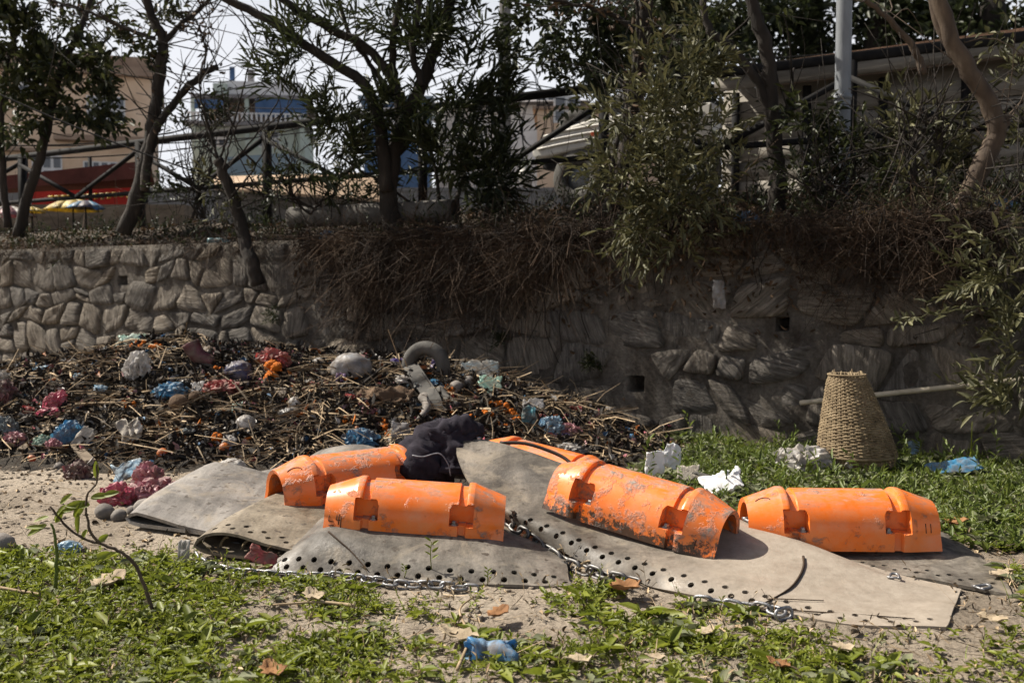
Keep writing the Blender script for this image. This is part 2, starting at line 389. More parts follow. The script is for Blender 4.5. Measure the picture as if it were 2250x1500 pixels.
while rows[-1] < WH-.12: rows.append(rows[-1]+rng.uniform(.19, .34))
rows[-1] = WH-.02
def rowz(k, s): return rows[k]+(.06*math.sin(s*1.7+k*2.1)+.055*math.sin(s*6.1+k*5.7) if 0 < k < len(rows)-1 else 0)
for k in range(len(rows)-1):
    s = -.7+rng.uniform(-.2, 0); cut = rng.uniform(-.04, .04)
    while s < 14.0:
        wd = rng.uniform(.26, .62) if s < 7 else rng.uniform(.22, .50)
        s2 = s+wd; cut2 = rng.uniform(-.11, .11)
        left = sstep(6.0, 9.5, s)
        g = .016-.006*left
        if k % 2 == 0 and rng.random() < .25 and rows[k+1]-rows[k] > .25 and s > 7:
            zm = (rows[k]+rows[k+1])/2+rng.uniform(-.03, .03); spl = [(0, .5), (.5, 1)]
        else: spl = [(0, 1)]
        for f0, f1 in spl:
            def zat(f, q): return rowz(k, q)*(1-f)+rowz(k+1, q)*f
            cs = [(s+g+cut*(1-2*f0), zat(f0, s)+g*.8), (s2-g+cut2*(1-2*f0), zat(f0, s2)+g*.8), (s2-g-cut2*(2*f1-1), zat(f1, s2)-g*.8), (s+g-cut*(2*f1-1), zat(f1, s)-g*.8)]
            if rng.random() < .5:
                e = rng.randrange(4); cs[e] = tuple(np.array(cs[e])*.8+np.mean(cs, 0)*.2)
            hit = any(abs((s+s2)/2-h[0]) < wd/2+h[2] and abs(np.mean([c[1] for c in cs])-h[1]) < .16 for h in HS)
            pr = float(rng.uniform(.012, .05)*left+(1-left)*rng.uniform(-.004, .048))
            if not hit: stone(cs, None, pr)
        s, cut = s2, cut2
# bank behind the wall, road behind that
WNI = -WN
RLINE = 2.3      # railing stands this far behind the wall face
def bankpt(s, q): 
    p = WO+WA*s+WNI*(q+BAT*WH); z = WH-.03+.42*sstep(.1, 2.2, q)+.16*(float(fbm(np.array(s), np.array(q), 1.7, 3, 55))-.5)*(q < 3.2)*(1 if q > .2 else .3)
    return np.array([p[0], p[1], z])
bq = [.03, .15, .3, .5, .75, 1.0, 1.3, 1.6, 2.0, 2.4, 3.0, 3.5]; bs_ = np.arange(-14, 40, .16)
V = np.array([bankpt(s, q) for q in bq for s in bs_]); nx = len(bs_); i = (np.arange(len(bq)-1)[:, None]*nx+np.arange(nx-1)[None]).ravel()
tag(single('upper_bank', V, np.stack([i, i+nx, i+nx+1, i+1], 1), M['bank']), kind='structure')
ROADZ = 2.20
V = []
for q in (3.2, 500):
    for s in (-350, 450):
        p = WO+WA*s+WNI*q; V.append((p[0], p[1], ROADZ))
tag(single('road', V, [(0, 1, 3, 2)], M['road'], smooth=False), kind='structure')
def bz(px, off=.5):
    """point on the bank under picture column px, off metres behind the wall face"""
    d = ray(px, 600); n = (WO+WNI*(off+BAT*WH)); r = d[0]; t = (n[0]-r*n[1])/(r*WA[1]-WA[0]); return bankpt(t, off)

# ---------------------------------------------------------------- rubber mats of the boom
def rubbermat(name, ca, cb, cc, pale_end=None):
    m, nt, b, out = nodes(name); co, oi = coords(nt)
    c = ramp(nt, noise(nt, co, 2.6, 9, .74, .5), [(.36, tuple(x*.72 for x in ca)), (.5, tuple(x*.9 for x in cb)), (.63, cc)])
    c = mixc(nt, .6, c, ramp(nt, noise(nt, coords(nt, (9, 1.2, 3))[0], 1.6, 6, .65, .3), [(.36, (.5, .47, .43)), (.6, (1.08, 1.05, 1.0))]), 'MULTIPLY')
    c = mixc(nt, .5, c, ramp(nt, noise(nt, co, 60, 6, .7), [(.32, (.45, .44, .42)), (.5, (1, 1, 1)), (.75, (1.12, 1.1, 1.06))]), 'MULTIPLY')
    sp = noise(nt, co, 23, 3, .5); c = mixc(nt, ramp(nt, sp, [(.62, (0, 0, 0)), (.68, (.85, .85, .85))]), c, (.055, .043, .032))
    c = mixc(nt, ramp(nt, noise(nt, co, 4.5, 7, .7, .8), [(.52, (0, 0, 0)), (.66, (.6, .6, .6))]), c, (.27, .225, .165))
    wt = noise(nt, co, 11, 5, .6); c = mixc(nt, ramp(nt, wt, [(.68, (0, 0, 0)), (.78, (.55, .55, .55))]), c, (.36, .33, .29))
    if pale_end:                                            # paler tan mixed in along X towards the low, flat end of the mat
        tx = nt.nodes.new('ShaderNodeTexCoord'); sx = nt.nodes.new('ShaderNodeSeparateXYZ'); nt.links.new(tx.outputs['Object'], sx.inputs[0]); mr = nt.nodes.new('ShaderNodeMapRange'); mr.inputs['From Min'].default_value = pale_end[0]; mr.inputs['From Max'].default_value = pale_end[1]; nt.links.new(sx.outputs['X'], mr.inputs[0])
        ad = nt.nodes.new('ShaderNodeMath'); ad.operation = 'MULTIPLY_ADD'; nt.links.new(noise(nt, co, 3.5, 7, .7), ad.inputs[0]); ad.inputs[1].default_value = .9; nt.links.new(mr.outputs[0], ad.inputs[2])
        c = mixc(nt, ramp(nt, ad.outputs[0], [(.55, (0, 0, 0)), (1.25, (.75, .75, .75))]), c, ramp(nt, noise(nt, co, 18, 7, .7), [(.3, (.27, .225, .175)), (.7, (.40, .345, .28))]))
    nt.links.new(c, b.inputs['Base Color']); b.inputs['Roughness'].default_value = .62; b.inputs['Specular IOR Level'].default_value = .35
    r = ramp(nt, noise(nt, co, 5, 5), [(.35, (.36, .36, .36)), (.65, (.8, .8, .8))]); nt.links.new(r, b.inputs['Roughness'])
    bump(nt, b, noise(nt, co, 70, 8, .7), .35, .008); return m
M['mat_grey'] = rubbermat('rubber_light_grey', (.13, .12, .11), (.20, .187, .173), (.27, .254, .237))
M['mat_tan'] = rubbermat('rubber_dusty_tan', (.12, .098, .07), (.20, .168, .125), (.28, .24, .185))
M['mat_brown'] = rubbermat('rubber_brown_grey', (.085, .075, .064), (.15, .135, .115), (.235, .212, .182))
M['mat_pale_end'] = rubbermat('rubber_pale_end', (.07, .06, .05), (.125, .11, .092), (.20, .178, .15), (-.35, .55))
def sheet(name, C, holes, mat_, label, thick=.014, step=.047, group='rubber mats of the boom'):
    """C[row][col] control points; row 0 is the punched edge; holes: list of (row_cell, parity, u0, u1) in fractions"""
    C = np.array(C, float); R, Cn = C.shape[:2]
    def colcurve(u, n=160):
        P = cr_eval(np.swapaxes(C, 0, 1), np.atleast_1d(u))      # (k,R,3)
        return cr_eval(np.swapaxes(P, 0, 1), np.linspace(0, R-1, n))  # (n,k,3)
    uu = np.linspace(0, Cn-1, 400); e = cr_eval(C[0], uu); L = np.concatenate([[0], np.cumsum(np.linalg.norm(np.diff(e, axis=0), axis=1))])
    nu = max(8, int(round(L[-1]/step))); us = np.interp(np.linspace(0, L[-1], nu+1), L, uu)
    def at(u, fn):
        K = colcurve(u); D = np.concatenate([np.zeros((1, K.shape[1])), np.cumsum(np.linalg.norm(np.diff(K, axis=0), axis=2), axis=0)])
        out = np.empty((K.shape[1], 3))
        for j in range(K.shape[1]):
            t = fn(D[-1, j], j)
            for c in range(3): out[j, c] = np.interp(t, D[:, j], K[:, j, c])
        return out
    strip = [0.0, .042, .086, .130, .16]; nrest = max(6, int(round((np.linalg.norm(np.diff(C[:, Cn//2], axis=0), axis=1).sum()-.16)/.05)))
    rowsV = []
    for k in range(len(strip)+nrest):
        if k < len(strip): rowsV.append(at(us, lambda l, j: min(strip[k], l*.2)))
        else:
            f = (k-len(strip)+1)/nrest; rowsV.append(at(us, lambda l, j: strip[-1]+(l-strip[-1])*f))
    V = np.concatenate(rowsV); nx = nu+1; F = []; ex = []
    for r in range(len(rowsV)-1):
        for i in range(nu):
            q = [r*nx+i, r*nx+i+1, (r+1)*nx+i+1, (r+1)*nx+i]; fu = (i+.5)/nu
            h = [hh for hh in holes if hh[0] == r and i % 2 == hh[1] and hh[2] <= fu <= hh[3]]
            if not h or r >= len(strip)-1: F.append(tuple(q)); continue
            c4 = V[q]; mid = [(c4[0]+c4[1])/2, (c4[1]+c4[2])/2, (c4[2]+c4[3])/2, (c4[3]+c4[0])/2]
            ctr = c4.mean(0); eu = unit(mid[1]-mid[3]); ev = mid[2]-mid[0]; ev = unit(ev-eu*(ev @ eu)); n0 = len(V)+len(ex)
            for a in range(8):
                an = -math.pi*.75+a*math.pi/4; ex.append(ctr+0.0148*(eu*math.cos(an)+ev*math.sin(an)))
            m0 = len(V)+len(ex)
            o = [n0+a for a in range(8)]
            F += [(q[0], q[1], o[2], o[1]), (q[0], o[1], o[0]), (q[1], q[2], o[4], o[3]), (q[1], o[3], o[2]), (q[2], q[3], o[6], o[5]), (q[2], o[5], o[4]), (q[3], q[0], o[0], o[7]), (q[3], o[7], o[6])]
    if ex: V = np.concatenate([V, np.array(ex)])
    V[:, 2] += .012*(fbm(V[:, 0], V[:, 1], 5, 3, 61)-.5)
    V[:, 2] = np.maximum(V[:, 2], gz(V[:, 0], V[:, 1])+thick*.9)
    o = single(name, V, F, mat_, label, 'mat', group); solid(o, thick, -1); return o, (lambda u, d=.0: at(np.atleast_1d(u), lambda l, j: d))
def X(*q): return [W(*p) for p in q]
HB = [(1, 0, 0, 1), (2, 1, 0, 1)]
# big brown mat in front of the jacket, rising to a peak
CD = [X((1108, 1135, 5.02), (1200, 1193, 4.78), (1300, 1243, 4.54), (1420, 1284, 4.33), (1540, 1322, 4.12), (1700, 1358, 3.93), (1860, 1386, 3.78), (2078, 1393, 3.74)),
      X((1060, 1090, 5.09), (1190, 1150, 4.84), (1310, 1200, 4.61), (1430, 1240, 4.41), (1570, 1280, 4.19), (1720, 1318, 4.01), (1870, 1352, 3.86), (2085, 1372, 3.80)),
      X((1018, 1035, 5.40), (1150, 1075, 5.22), (1300, 1125, 4.98), (1440, 1172, 4.76), (1600, 1220, 4.50), (1740, 1262, 4.27), (1890, 1315, 4.06), (2092, 1350, 3.92)),
      X((1003, 985, 5.60), (1120, 1010, 5.45), (1260, 1050, 5.25), (1420, 1105, 5.00), (1600, 1165, 4.72), (1745, 1222, 4.46), (1910, 1285, 4.20), (2100, 1328, 4.04)),
      X((1035, 962, 5.75), (1110, 975, 5.68), (1240, 1018, 5.50), (1420, 1080, 5.20), (1620, 1140, 4.88), (1770, 1192, 4.64), (1960, 1268, 4.30), (2108, 1306, 4.16)),
      X((1080, 1010, 5.95), (1140, 1020, 5.90), (1270, 1060, 5.70), (1440, 1110, 5.40), (1640, 1160, 5.05), (1790, 1205, 4.80), (1980, 1272, 4.42), (2112, 1302, 4.22))]
sheet('rubber_mat', CD, [(1, 0, 0, .97), (2, 1, 0, .97)], M['mat_pale_end'], 'wide brown-grey rubber mat rising to a peak beside the black jacket')
CC = [X((560, 1266, 4.50), (700, 1281, 4.42), (850, 1293, 4.36), (1000, 1301, 4.31), (1120, 1304, 4.30), (1262, 1306, 4.29)),
      X((590, 1243, 4.53), (712, 1232, 4.48), (850, 1243, 4.42), (1000, 1253, 4.38), (1120, 1260, 4.37), (1250, 1272, 4.38)),
      X((650, 1195, 4.66), (722, 1168, 4.60), (855, 1186, 4.56), (1000, 1200, 4.54), (1115, 1210, 4.54), (1245, 1240, 4.56)),
      X((705, 1138, 4.90), (760, 1130, 4.85), (870, 1140, 4.82), (1000, 1150, 4.80), (1100, 1172, 4.78), (1225, 1205, 4.78)),
      X((740, 1125, 5.25), (800, 1118, 5.25), (900, 1118, 5.25), (1010, 1118, 5.25), (1085, 1138, 5.20), (1190, 1170, 5.10))]
sheet('rubber_mat', CC, HB, M['mat_brown'], 'low brown rubber mat with two rows of punched holes facing the weeds')
def fold(F0, ang, prof):
    e = np.array([math.cos(ang), math.sin(ang)])
    return [np.array([F0[0]+e[0]*s, F0[1]+e[1]*s, z]) for s, z in prof]
CB = [fold((-1.545, 4.76), -.30, [(.66, .02), (.38, .02), (.10, .022), (.0, .065), (.08, .125), (.24, .135), (.42, .10), (.68, .062)]),
      fold((-1.52, 4.98), -.28, [(.66, .02), (.38, .02), (.12, .022), (.015, .08), (.10, .155), (.28, .155), (.48, .115), (.78, .075)]),
      fold((-1.48, 5.25), -.24, [(.66, .02), (.38, .02), (.15, .022), (.04, .10), (.14, .178), (.34, .155), (.58, .125), (.90, .11)]),
      fold((-1.40, 5.55), -.15, [(.66, .02), (.40, .02), (.18, .022), (.06, .11), (.18, .19), (.40, .15), (.66, .135), (1.0, .12)]),
      fold((-1.30, 5.95), -.05, [(.66, .02), (.42, .02), (.18, .022), (.06, .10), (.18, .17), (.42, .15), (.70, .14), (1.0, .12)])]
sheet('rubber_mat', CB, [(1, 0, .5, 1), (2, 1, .5, 1)], M['mat_tan'], 'dusty tan rubber mat folded over into an open tunnel with chain inside')
CA = [fold((-2.10, 5.34), -.42, [(.70, .02), (.40, .02), (.10, .022), (.0, .05), (.07, .098), (.20, .085), (.42, .055), (.75, .03)]),
      fold((-2.10, 5.62), -.36, [(.70, .02), (.40, .02), (.11, .022), (.0, .07), (.08, .14), (.24, .135), (.48, .09), (.85, .05)]),
      fold((-2.04, 5.90), -.28, [(.70, .02), (.40, .02), (.12, .022), (.0, .10), (.09, .185), (.27, .175), (.55, .12), (.95, .07)]),
      fold((-1.98, 6.20), -.20, [(.70, .02), (.40, .02), (.12, .022), (.0, .12), (.10, .22), (.30, .205), (.60, .14), (1.0, .09)])]
sheet('rubber_mat', CA, [], M['mat_grey'], 'pale grey rubber mat rolled over on itself beside the pink bags', .018)
CE = [X((1640, 1200, 4.72), (1780, 1236, 4.60), (1910, 1258, 4.50), (2050, 1284, 4.34), (2150, 1307, 4.22), (2224, 1328, 4.12)),
      X((1650, 1185, 4.86), (1780, 1208, 4.80), (1910, 1225, 4.70), (2050, 1245, 4.56), (2145, 1270, 4.42), (2215, 1306, 4.24)),
      X((1660, 1160, 5.05), (1780, 1165, 5.05), (1910, 1172, 5.00), (2050, 1188, 4.88), (2130, 1225, 4.66), (2200, 1280, 4.38)),
      X((1670, 1150, 5.30), (1780, 1145, 5.30), (1910, 1148, 5.25), (2040, 1160, 5.10), (2110, 1190, 4.92), (2170, 1238, 4.62))]
sheet('rubber_mat', CE, [(1, 0, .3, .97), (2, 1, .3, .97)], M['mat_brown'], 'small brown rubber mat curving down to bare soil at its free corner')
CF = [X((440, 1075, 6.00), (540, 1070, 5.95), (640, 1060, 5.95), (720, 1040, 6.00), (800, 1030, 6.05), (880, 1035, 6.1)),
      X((470, 1052, 6.20), (560, 1042, 6.20), (650, 1024, 6.25), (718, 1000, 6.35), (800, 995, 6.4), (880, 1020, 6.4)),
      X((490, 1046, 6.40), (570, 1036, 6.40), (660, 1012, 6.50), (716, 984, 6.60), (800, 977, 6.60), (870, 1003, 6.60)),
      X((500, 1050, 6.60), (580, 1042, 6.65), (665, 1022, 6.70), (725, 1005, 6.75), (800, 1000, 6.80), (866, 1012, 6.80))]
sheet('rubber_mat', CF, [], M['mat_grey'], 'pale grey ridged rubber mat humped up at the foot of the rubbish heap', .018)

def RC(px, py, lift=.004):
    dg = bpy.context.evaluated_depsgraph_get(); d = Vector(ray(px, py)).normalized(); ok, loc, *_ = SC.ray_cast(dg, Vector((0, 0, CAMH)), d); return np.array(loc)+[0, 0, lift] if ok else G(px, py)
bpy.context.view_layer.update()
STALKS = [[RC(x, y, .006) for x, y in q] for q in ([(1765, 1225), (1766, 1245), (1757, 1268), (1735, 1295), (1690, 1322), (1640, 1345)], [(1600, 1330), (1650, 1322), (1700, 1318), (1810, 1322)], [(1560, 1338), (1680, 1340), (1780, 1346), (1880, 1352), (2010, 1362)], [(722, 1170), (745, 1190), (770, 1212), (808, 1255)])]
SHK = [RC(*q) for q in ((1655, 1152), (1975, 1274), (2165, 1300))]; SEEDB = {q: RC(q[0], q[1], 0) for q in ((948, 1250), (1072, 1284), (888, 1268), (1010, 1290))}
# ---------------------------------------------------------------- orange half-shell floats
def floatmat():
    m, nt, b, out = nodes('orange_plastic'); co, oi = coords(nt); tc = nt.nodes.new('ShaderNodeTexCoord')
    sep = nt.nodes.new('ShaderNodeSeparateColor'); nt.links.new(oi.outputs['Color'], sep.inputs[0])
    base = ramp(nt, noise(nt, co, 3, 4), [(.3, (.78, .145, .008)), (.7, (.84, .19, .018))])
    fade = mixc(nt, ramp(nt, noise(nt, co, 7, 6, .7), [(.40, (0, 0, 0)), (.75, (.6, .6, .6))]), base, (.62, .30, .16))
    n = noise(nt, co, 10.5, 10, .72, .25); ad = nt.nodes.new('ShaderNodeMath'); ad.operation = 'ADD'; nt.links.new(n, ad.inputs[0]); nt.links.new(sep.outputs[0], ad.inputs[1])
    f = ramp(nt, ad.outputs[0], [(.77, (0, 0, 0)), (.82, (.35, .35, .35)), (.90, (.95, .95, .95))])
    mud = ramp(nt, noise(nt, co, 50, 6, .7), [(.3, (.14, .125, .105)), (.7, (.33, .30, .265))])
    n2 = noise(nt, co, 40, 6, .75); f2 = ramp(nt, n2, [(.60, (0, 0, 0)), (.70, (.6, .6, .6))]); c = mixc(nt, f, mixc(nt, f2, fade, (.36, .19, .11)), mud)
    # splashed dark specks along the skirt
    sx = nt.nodes.new('ShaderNodeSeparateXYZ'); nt.links.new(tc.outputs['Object'], sx.inputs[0])
    low = nt.nodes.new('ShaderNodeMapRange'); nt.links.new(sx.outputs['Z'], low.inputs[0]); low.inputs['From Min'].default_value = .15; low.inputs['From Max'].default_value = 0.0
    mm = nt.nodes.new('ShaderNodeMath'); mm.operation = 'MULTIPLY'; nt.links.new(low.outputs[0], mm.inputs[0]); nt.links.new(sep.outputs[1], mm.inputs[1])
    a2 = nt.nodes.new('ShaderNodeMath'); a2.operation = 'ADD'; nt.links.new(mm.outputs[0], a2.inputs[0]); nt.links.new(noise(nt, co, 28, 6, .75), a2.inputs[1])
    c = mixc(nt, ramp(nt, a2.outputs[0], [(.72, (0, 0, 0)), (.80, (.95, .95, .95))]), c, (.035, .028, .02))
    ge = nt.nodes.new('ShaderNodeNewGeometry'); sn = nt.nodes.new('ShaderNodeSeparateXYZ'); nt.links.new(tc.outputs['Normal'], sn.inputs[0])
    up_ = nt.nodes.new('ShaderNodeMapRange'); up_.inputs['From Min'].default_value = .55; up_.inputs['From Max'].default_value = 1.0; nt.links.new(sn.outputs['Z'], up_.inputs[0])
    mu_ = nt.nodes.new('ShaderNodeMath'); mu_.operation = 'MULTIPLY'; nt.links.new(up_.outputs[0], mu_.inputs[0]); nt.links.new(ramp(nt, noise(nt, coords(nt, (1, 3, 3))[0], 7, 8, .72), [(.47, (0, 0, 0)), (.60, (.9, .9, .9))]), mu_.inputs[1])
    c = mixc(nt, mu_.outputs[0], c, ramp(nt, noise(nt, co, 60, 6, .7), [(.3, (.17, .15, .12)), (.7, (.36, .325, .275))]))
    nt.links.new(c, b.inputs['Base Color'])
    r = mixc(nt, f, (.34, .34, .34), (.9, .9, .9)); nt.links.new(r, b.inputs['Roughness']); b.inputs['Specular IOR Level'].default_value = .45
    h = mixc(nt, f, (0, 0, 0), mixc(nt, .5, (1, 1, 1), noise(nt, co, 80, 5, .7)))
    bump(nt, b, h, .7, .012); return m
M['float'] = floatmat()
M['steel'] = dm('dull_steel', [(.3, (.22, .22, .22)), (.7, (.45, .45, .44))], 30, .42, metal=.9)
M['ink'] = dm('marker_ink', [(.3, (.03, .018, .015)), (.7, (.05, .03, .02))], 30, .7)
FL, FR, FS = .92, .185, .075
def shellr(n):
    n = abs(n)
    return float(np.interp(n, [0, .243, .247, .287, .291, .300, .325, .340, .5], [0, 0, -.013, -.013, .006, .009, .007, .001, -.052]))
def fprof(s, off):
    """s in [-1,1] across; returns lateral, height"""
    tot = math.pi*FR/2+FS; a = abs(s)*tot; sg = 1 if s >= 0 else -1
    if a < math.pi*FR/2:
        th = a/FR; return sg*(FR+off)*math.sin(th), FS+(FR+off)*math.cos(th)
    return sg*(FR+off*max(.25, 1-(a-math.pi*FR/2)/FS*.6)), FS-(a-math.pi*FR/2)
def fpt(n, s):
    off = shellr(n); y, z = fprof(s, off); an = abs(n); x = n*FL
    pk = .199 < an < .329 and (y >= 0 or True)
    tot = math.pi*FR/2+FS; th = abs(s)*tot
    if .199 < an < .329 and math.radians(52) < th/FR and z > FS+.012 and abs(y) > .105:
        # pocket with a flat ledge; rounded upper inner corner
        dx = max(0, .232-an)/.033; dz = max(0, z-(FS+.085))/.035
        if dx*dx+dz*dz < 1: y = math.copysign(.105, y)
    elif .199+.004 < an < .287 and z <= FS+.012: y = math.copysign(abs(y)-.012, y) if an > .247 else y
    return np.array([x, y, z])
def float_mesh():
    ns = sorted(set([round(x, 4) for x in np.linspace(-.5, .5, 47)]+[sg*x for sg in (-1, 1) for x in (.2, .2035, .2075, .212, .217, .222, .228, .2325, .243, .2435, .247, .2475, .287, .2875, .291, .2915, .296, .305, .313, .325, .3285, .3295, .34, .498)]))
    tot = math.pi*FR/2+FS
    ss_ = np.unique(np.concatenate([np.linspace(0, 1, 40), [(math.radians(a)*FR)/tot for a in (51.5, 52.2, 54, 56, 58.5, 61, 63.5, 66, 68, 75, 83)], [(math.pi*FR/2-.0125)/tot, (math.pi*FR/2-.0115)/tot]]))
    ss_ = np.concatenate([-ss_[:0:-1], ss_])
    V = np.array([fpt(n, s) for n in ns for s in ss_]); nx = len(ss_)
    i = (np.arange(len(ns)-1)[:, None]*nx+np.arange(nx-1)[None]).ravel()
    return mesh('shell', V, np.stack([i, i+nx, i+nx+1, i+1], 1), M['float'])
FM = float_mesh()
hexv, hexf = lathe([(.022, 0), (.022, .004), (.014, .0045), (.014, .014), (.010, .018)], 6)
washv, washf = lathe([(.026, 0), (.026, .004)], 14); bv, bf = cat((washv, washf), (hexv+np.array([0, 0, .004]), hexf))
BM = mesh('bolt', bv, bf, M['steel'], False)
def make_float(pos, yaw, tilt, roll, mud, specks, label, strokes=(), sc_=1.0):
    t = thing('boom_float', label, 'float', pos, 'orange boom floats')
    t.rotation_euler = (Matrix.Rotation(yaw, 3, 'Z') @ Matrix.Rotation(-tilt, 3, 'Y') @ Matrix.Rotation(roll, 3, 'X')).to_euler()
    LOC[t.name] = np.zeros(3); t.scale = (sc_,)*3
    sh = link('shell', FM, t); sh.color = (mud, specks, 0, 1); solid(sh, .022, -1, False)
    e = sh.modifiers.new('e', 'EDGE_SPLIT'); e.split_angle = math.radians(55)
    for sx in (-1, 1):
        for sy in (-1, 1):
            bo = link('bolt', BM, t, (sx*.222*FL, sy*.145, FS+.009))
    for st in strokes:
        P = [fpt(n, s) for n, s in st]; C = []
        for p in P:
            q = np.array([0, p[1], max(p[2]-FS, 0)]); q /= max(np.linalg.norm(q), 1e-6); C.append(p+q*.0015)
        V, F = tube(np.array(C), .0022, 5); part('handwriting', V, F, M['ink'], t, True, True)
    return t
def arc(n0, s0, rn, rs, a0, a1, k=9): return [(n0+rn*math.cos(a), s0+rs*math.sin(a)) for a in np.linspace(a0, a1, k)]
PI = math.pi
make_float((-.468, 4.80, .128), -.01, -.065, .05, .20, .02, 'orange plastic float lying flat on the low mat with punched holes',
    [[(-.47, -.74), (-.472, -.83), (-.445, -.83)], [(-.47, -.88), (-.44, -.875)], [(-.462, -.90), (-.435, -.895)], [(-.425, -.72), (-.428, -.80), (-.405, -.795)], [(-.412, -.70), (-.414, -.86)], [(-.40, -.74), (-.40, -.90)]], .93)
make_float((-.90, 5.58, .128), .60, .02, .06, .25, .08, 'mud smeared orange float lying on the tan folded mat',
    [arc(-.42, -.30, .045, .10, .1, PI*.75)])
make_float((.62, 4.84, .135), -.58, -.15, .0, .26, .36, 'orange float caked with grey mud in its grooves on the peaked mat',
    [[(.445, -.78), (.46, -.80), (.447, -.825), (.462, -.85), (.445, -.875)], [(.415, -.78), (.43, -.80), (.417, -.825), (.432, -.85), (.415, -.875)], [(.385, -.78), (.40, -.82), (.385, -.83)], [(.40, -.78), (.395, -.90)]])
make_float((1.605, 4.88, .055), -.02, -.005, .03, .19, .08, 'cleaner orange float lying on the small mat in front of the grass',
    [[(.41, -.62), (.413, -.76)], [(.44, -.62), (.443, -.76)], arc(-.42, -.28, .04, .09, .2, PI*.8)])
make_float((.21, 6.18, .06), -.62, -.12, .0, .15, .1, 'orange float half hidden behind the peak of the brown mat')
V, F = tube(crom([W(1098, 972, 5.95), W(1160, 975, 5.92), W(1230, 1000, 5.86), W(1262, 1024, 5.8)], 14), .011, 6)
single('rubber_hose', V, F, M['ink'], 'thin dark hose lying over the half hidden orange float', 'hose')

# ---------------------------------------------------------------- chains and lashings along the mats
M['chain'] = dm('galvanised_chain', [(.3, (.13, .13, .132)), (.55, (.25, .25, .255)), (.75, (.38, .38, .385))], 25, .45, metal=.75, bs=.2, bscale=120)
M['chain_dark'] = dm('tarnished_chain', [(.3, (.07, .068, .065)), (.7, (.20, .195, .19))], 25, .5, metal=.7)
M['rope'] = dm('tan_rope', [(.3, (.16, .12, .07)), (.7, (.33, .26, .15))], 40, .9, bs=.8, bscale=160)
def linkmesh(L=.078, wd=.044, r=.0078):
    h = L/2-wd/2; P = []
    for k in range(7): a = -PI/2+PI*k/6; P.append((h+wd/2*math.cos(a), wd/2*math.sin(a), 0))
    for k in range(7): a = PI/2+PI*k/6; P.append((-h+wd/2*math.cos(a), wd/2*math.sin(a), 0))
    P = np.array(P); m = len(P); V = []; F = []; n = 6
    for i in range(m):
        T = P[(i+1) % m]-P[i-1]; T /= np.linalg.norm(T); B = np.array([0, 0, 1.0]); N = np.cross(B, T)
        for k in range(n): a = 2*PI*k/n; V.append(P[i]+r*(math.cos(a)*N+math.sin(a)*B))
    for i in range(m):
        for k in range(n): F.append((i*n+k, ((i+1) % m)*n+k, ((i+1) % m)*n+(k+1) % n, i*n+(k+1) % n))
    return V, F
lv, lf = linkmesh(); LM = {k: mesh('link', lv, lf, M[k]) for k in ('chain', 'chain_dark')}
def chain(path, mk, label, ties=(), sc=1.0):
    P = crom(path, 300); d = np.concatenate([[0], np.cumsum(np.linalg.norm(np.diff(P, axis=0), axis=1))])
    t = thing('chain', label, 'chain', P[0]); n = int(d[-1]/(.060*sc))
    for i in range(n):
        u = (i+.5)*.060*sc; c = np.array([np.interp(u, d, P[:, k]) for k in range(3)]); e = np.array([np.interp(min(u+.03, d[-1]), d, P[:, k]) for k in range(3)])
        X_ = Vector(e-c).normalized(); q = X_.to_track_quat('X', 'Z').to_matrix() @ Matrix.Rotation((.35 if i % 2 else 1.75)+rng.uniform(-.3, .3), 3, 'X') @ Matrix.Rotation(rng.uniform(-.12, .12), 3, 'Z')
        c[2] = max(c[2], gz(c[0], c[1])+.020*sc); o = link('link', LM[mk], t, tuple(c-P[0]+np.array([0, 0, rng.uniform(0, .006)]))); o.rotation_euler = q.to_euler(); o.scale = (sc,)*3
    for a in ties:
        V, F = tube(crom(a, 12), .0065, 6); part('rope_tie', V, F, M['rope'], t)
    return t
def tie(px, py, Y, dx=45, dy=-22, dY=.07):
    a = W(px, py, Y); b = W(px+dx, py+dy, Y+dY); return [a+np.array([0, 0, -.01]), a*.65+b*.35+np.array([0, 0, .014]), b*.75+a*.25+np.array([0, 0, .012]), b+np.array([0, 0, -.004])]
chain([W(430, 1222, 4.70), W(445, 1240, 4.62), W(480, 1262, 4.50), W(540, 1274, 4.44), W(640, 1281, 4.40), W(760, 1289, 4.35), W(860, 1300, 4.29), W(960, 1306, 4.25), W(1060, 1312, 4.22)], 'chain',
      'pale galvanised chain lying along the edge of the low mat', [tie(x, y, Yv) for x, y, Yv in ((545, 1268, 4.43), (695, 1284, 4.36), (765, 1288, 4.33), (830, 1292, 4.31), (905, 1298, 4.28), (980, 1302, 4.26))], .86)
chain([W(450, 1212, 4.86), W(500, 1206, 4.92), W(570, 1212, 4.90), W(640, 1220, 4.84)], 'chain_dark', 'dark chain inside the tunnel of the tan folded mat',
      [tie(480, 1205, 4.82, 22, -26, .0), tie(528, 1208, 4.80, 26, -22, .0)])
chain([W(1112, 1140, 5.02), W(1150, 1172, 4.88), W(1200, 1208, 4.72), W(1250, 1238, 4.58), W(1310, 1266, 4.45), W(1370, 1285, 4.35), W(1420, 1296, 4.28)], 'chain_dark',
      'heavy chain hanging under the raised edge of the peaked mat', [tie(1150, 1178, 4.84, 36, -12, .06), tie(1212, 1218, 4.66, 40, -10, .06), tie(1265, 1248, 4.52, 42, -12, .06), tie(1330, 1270, 4.40, 38, -10, .05)], 1.12)
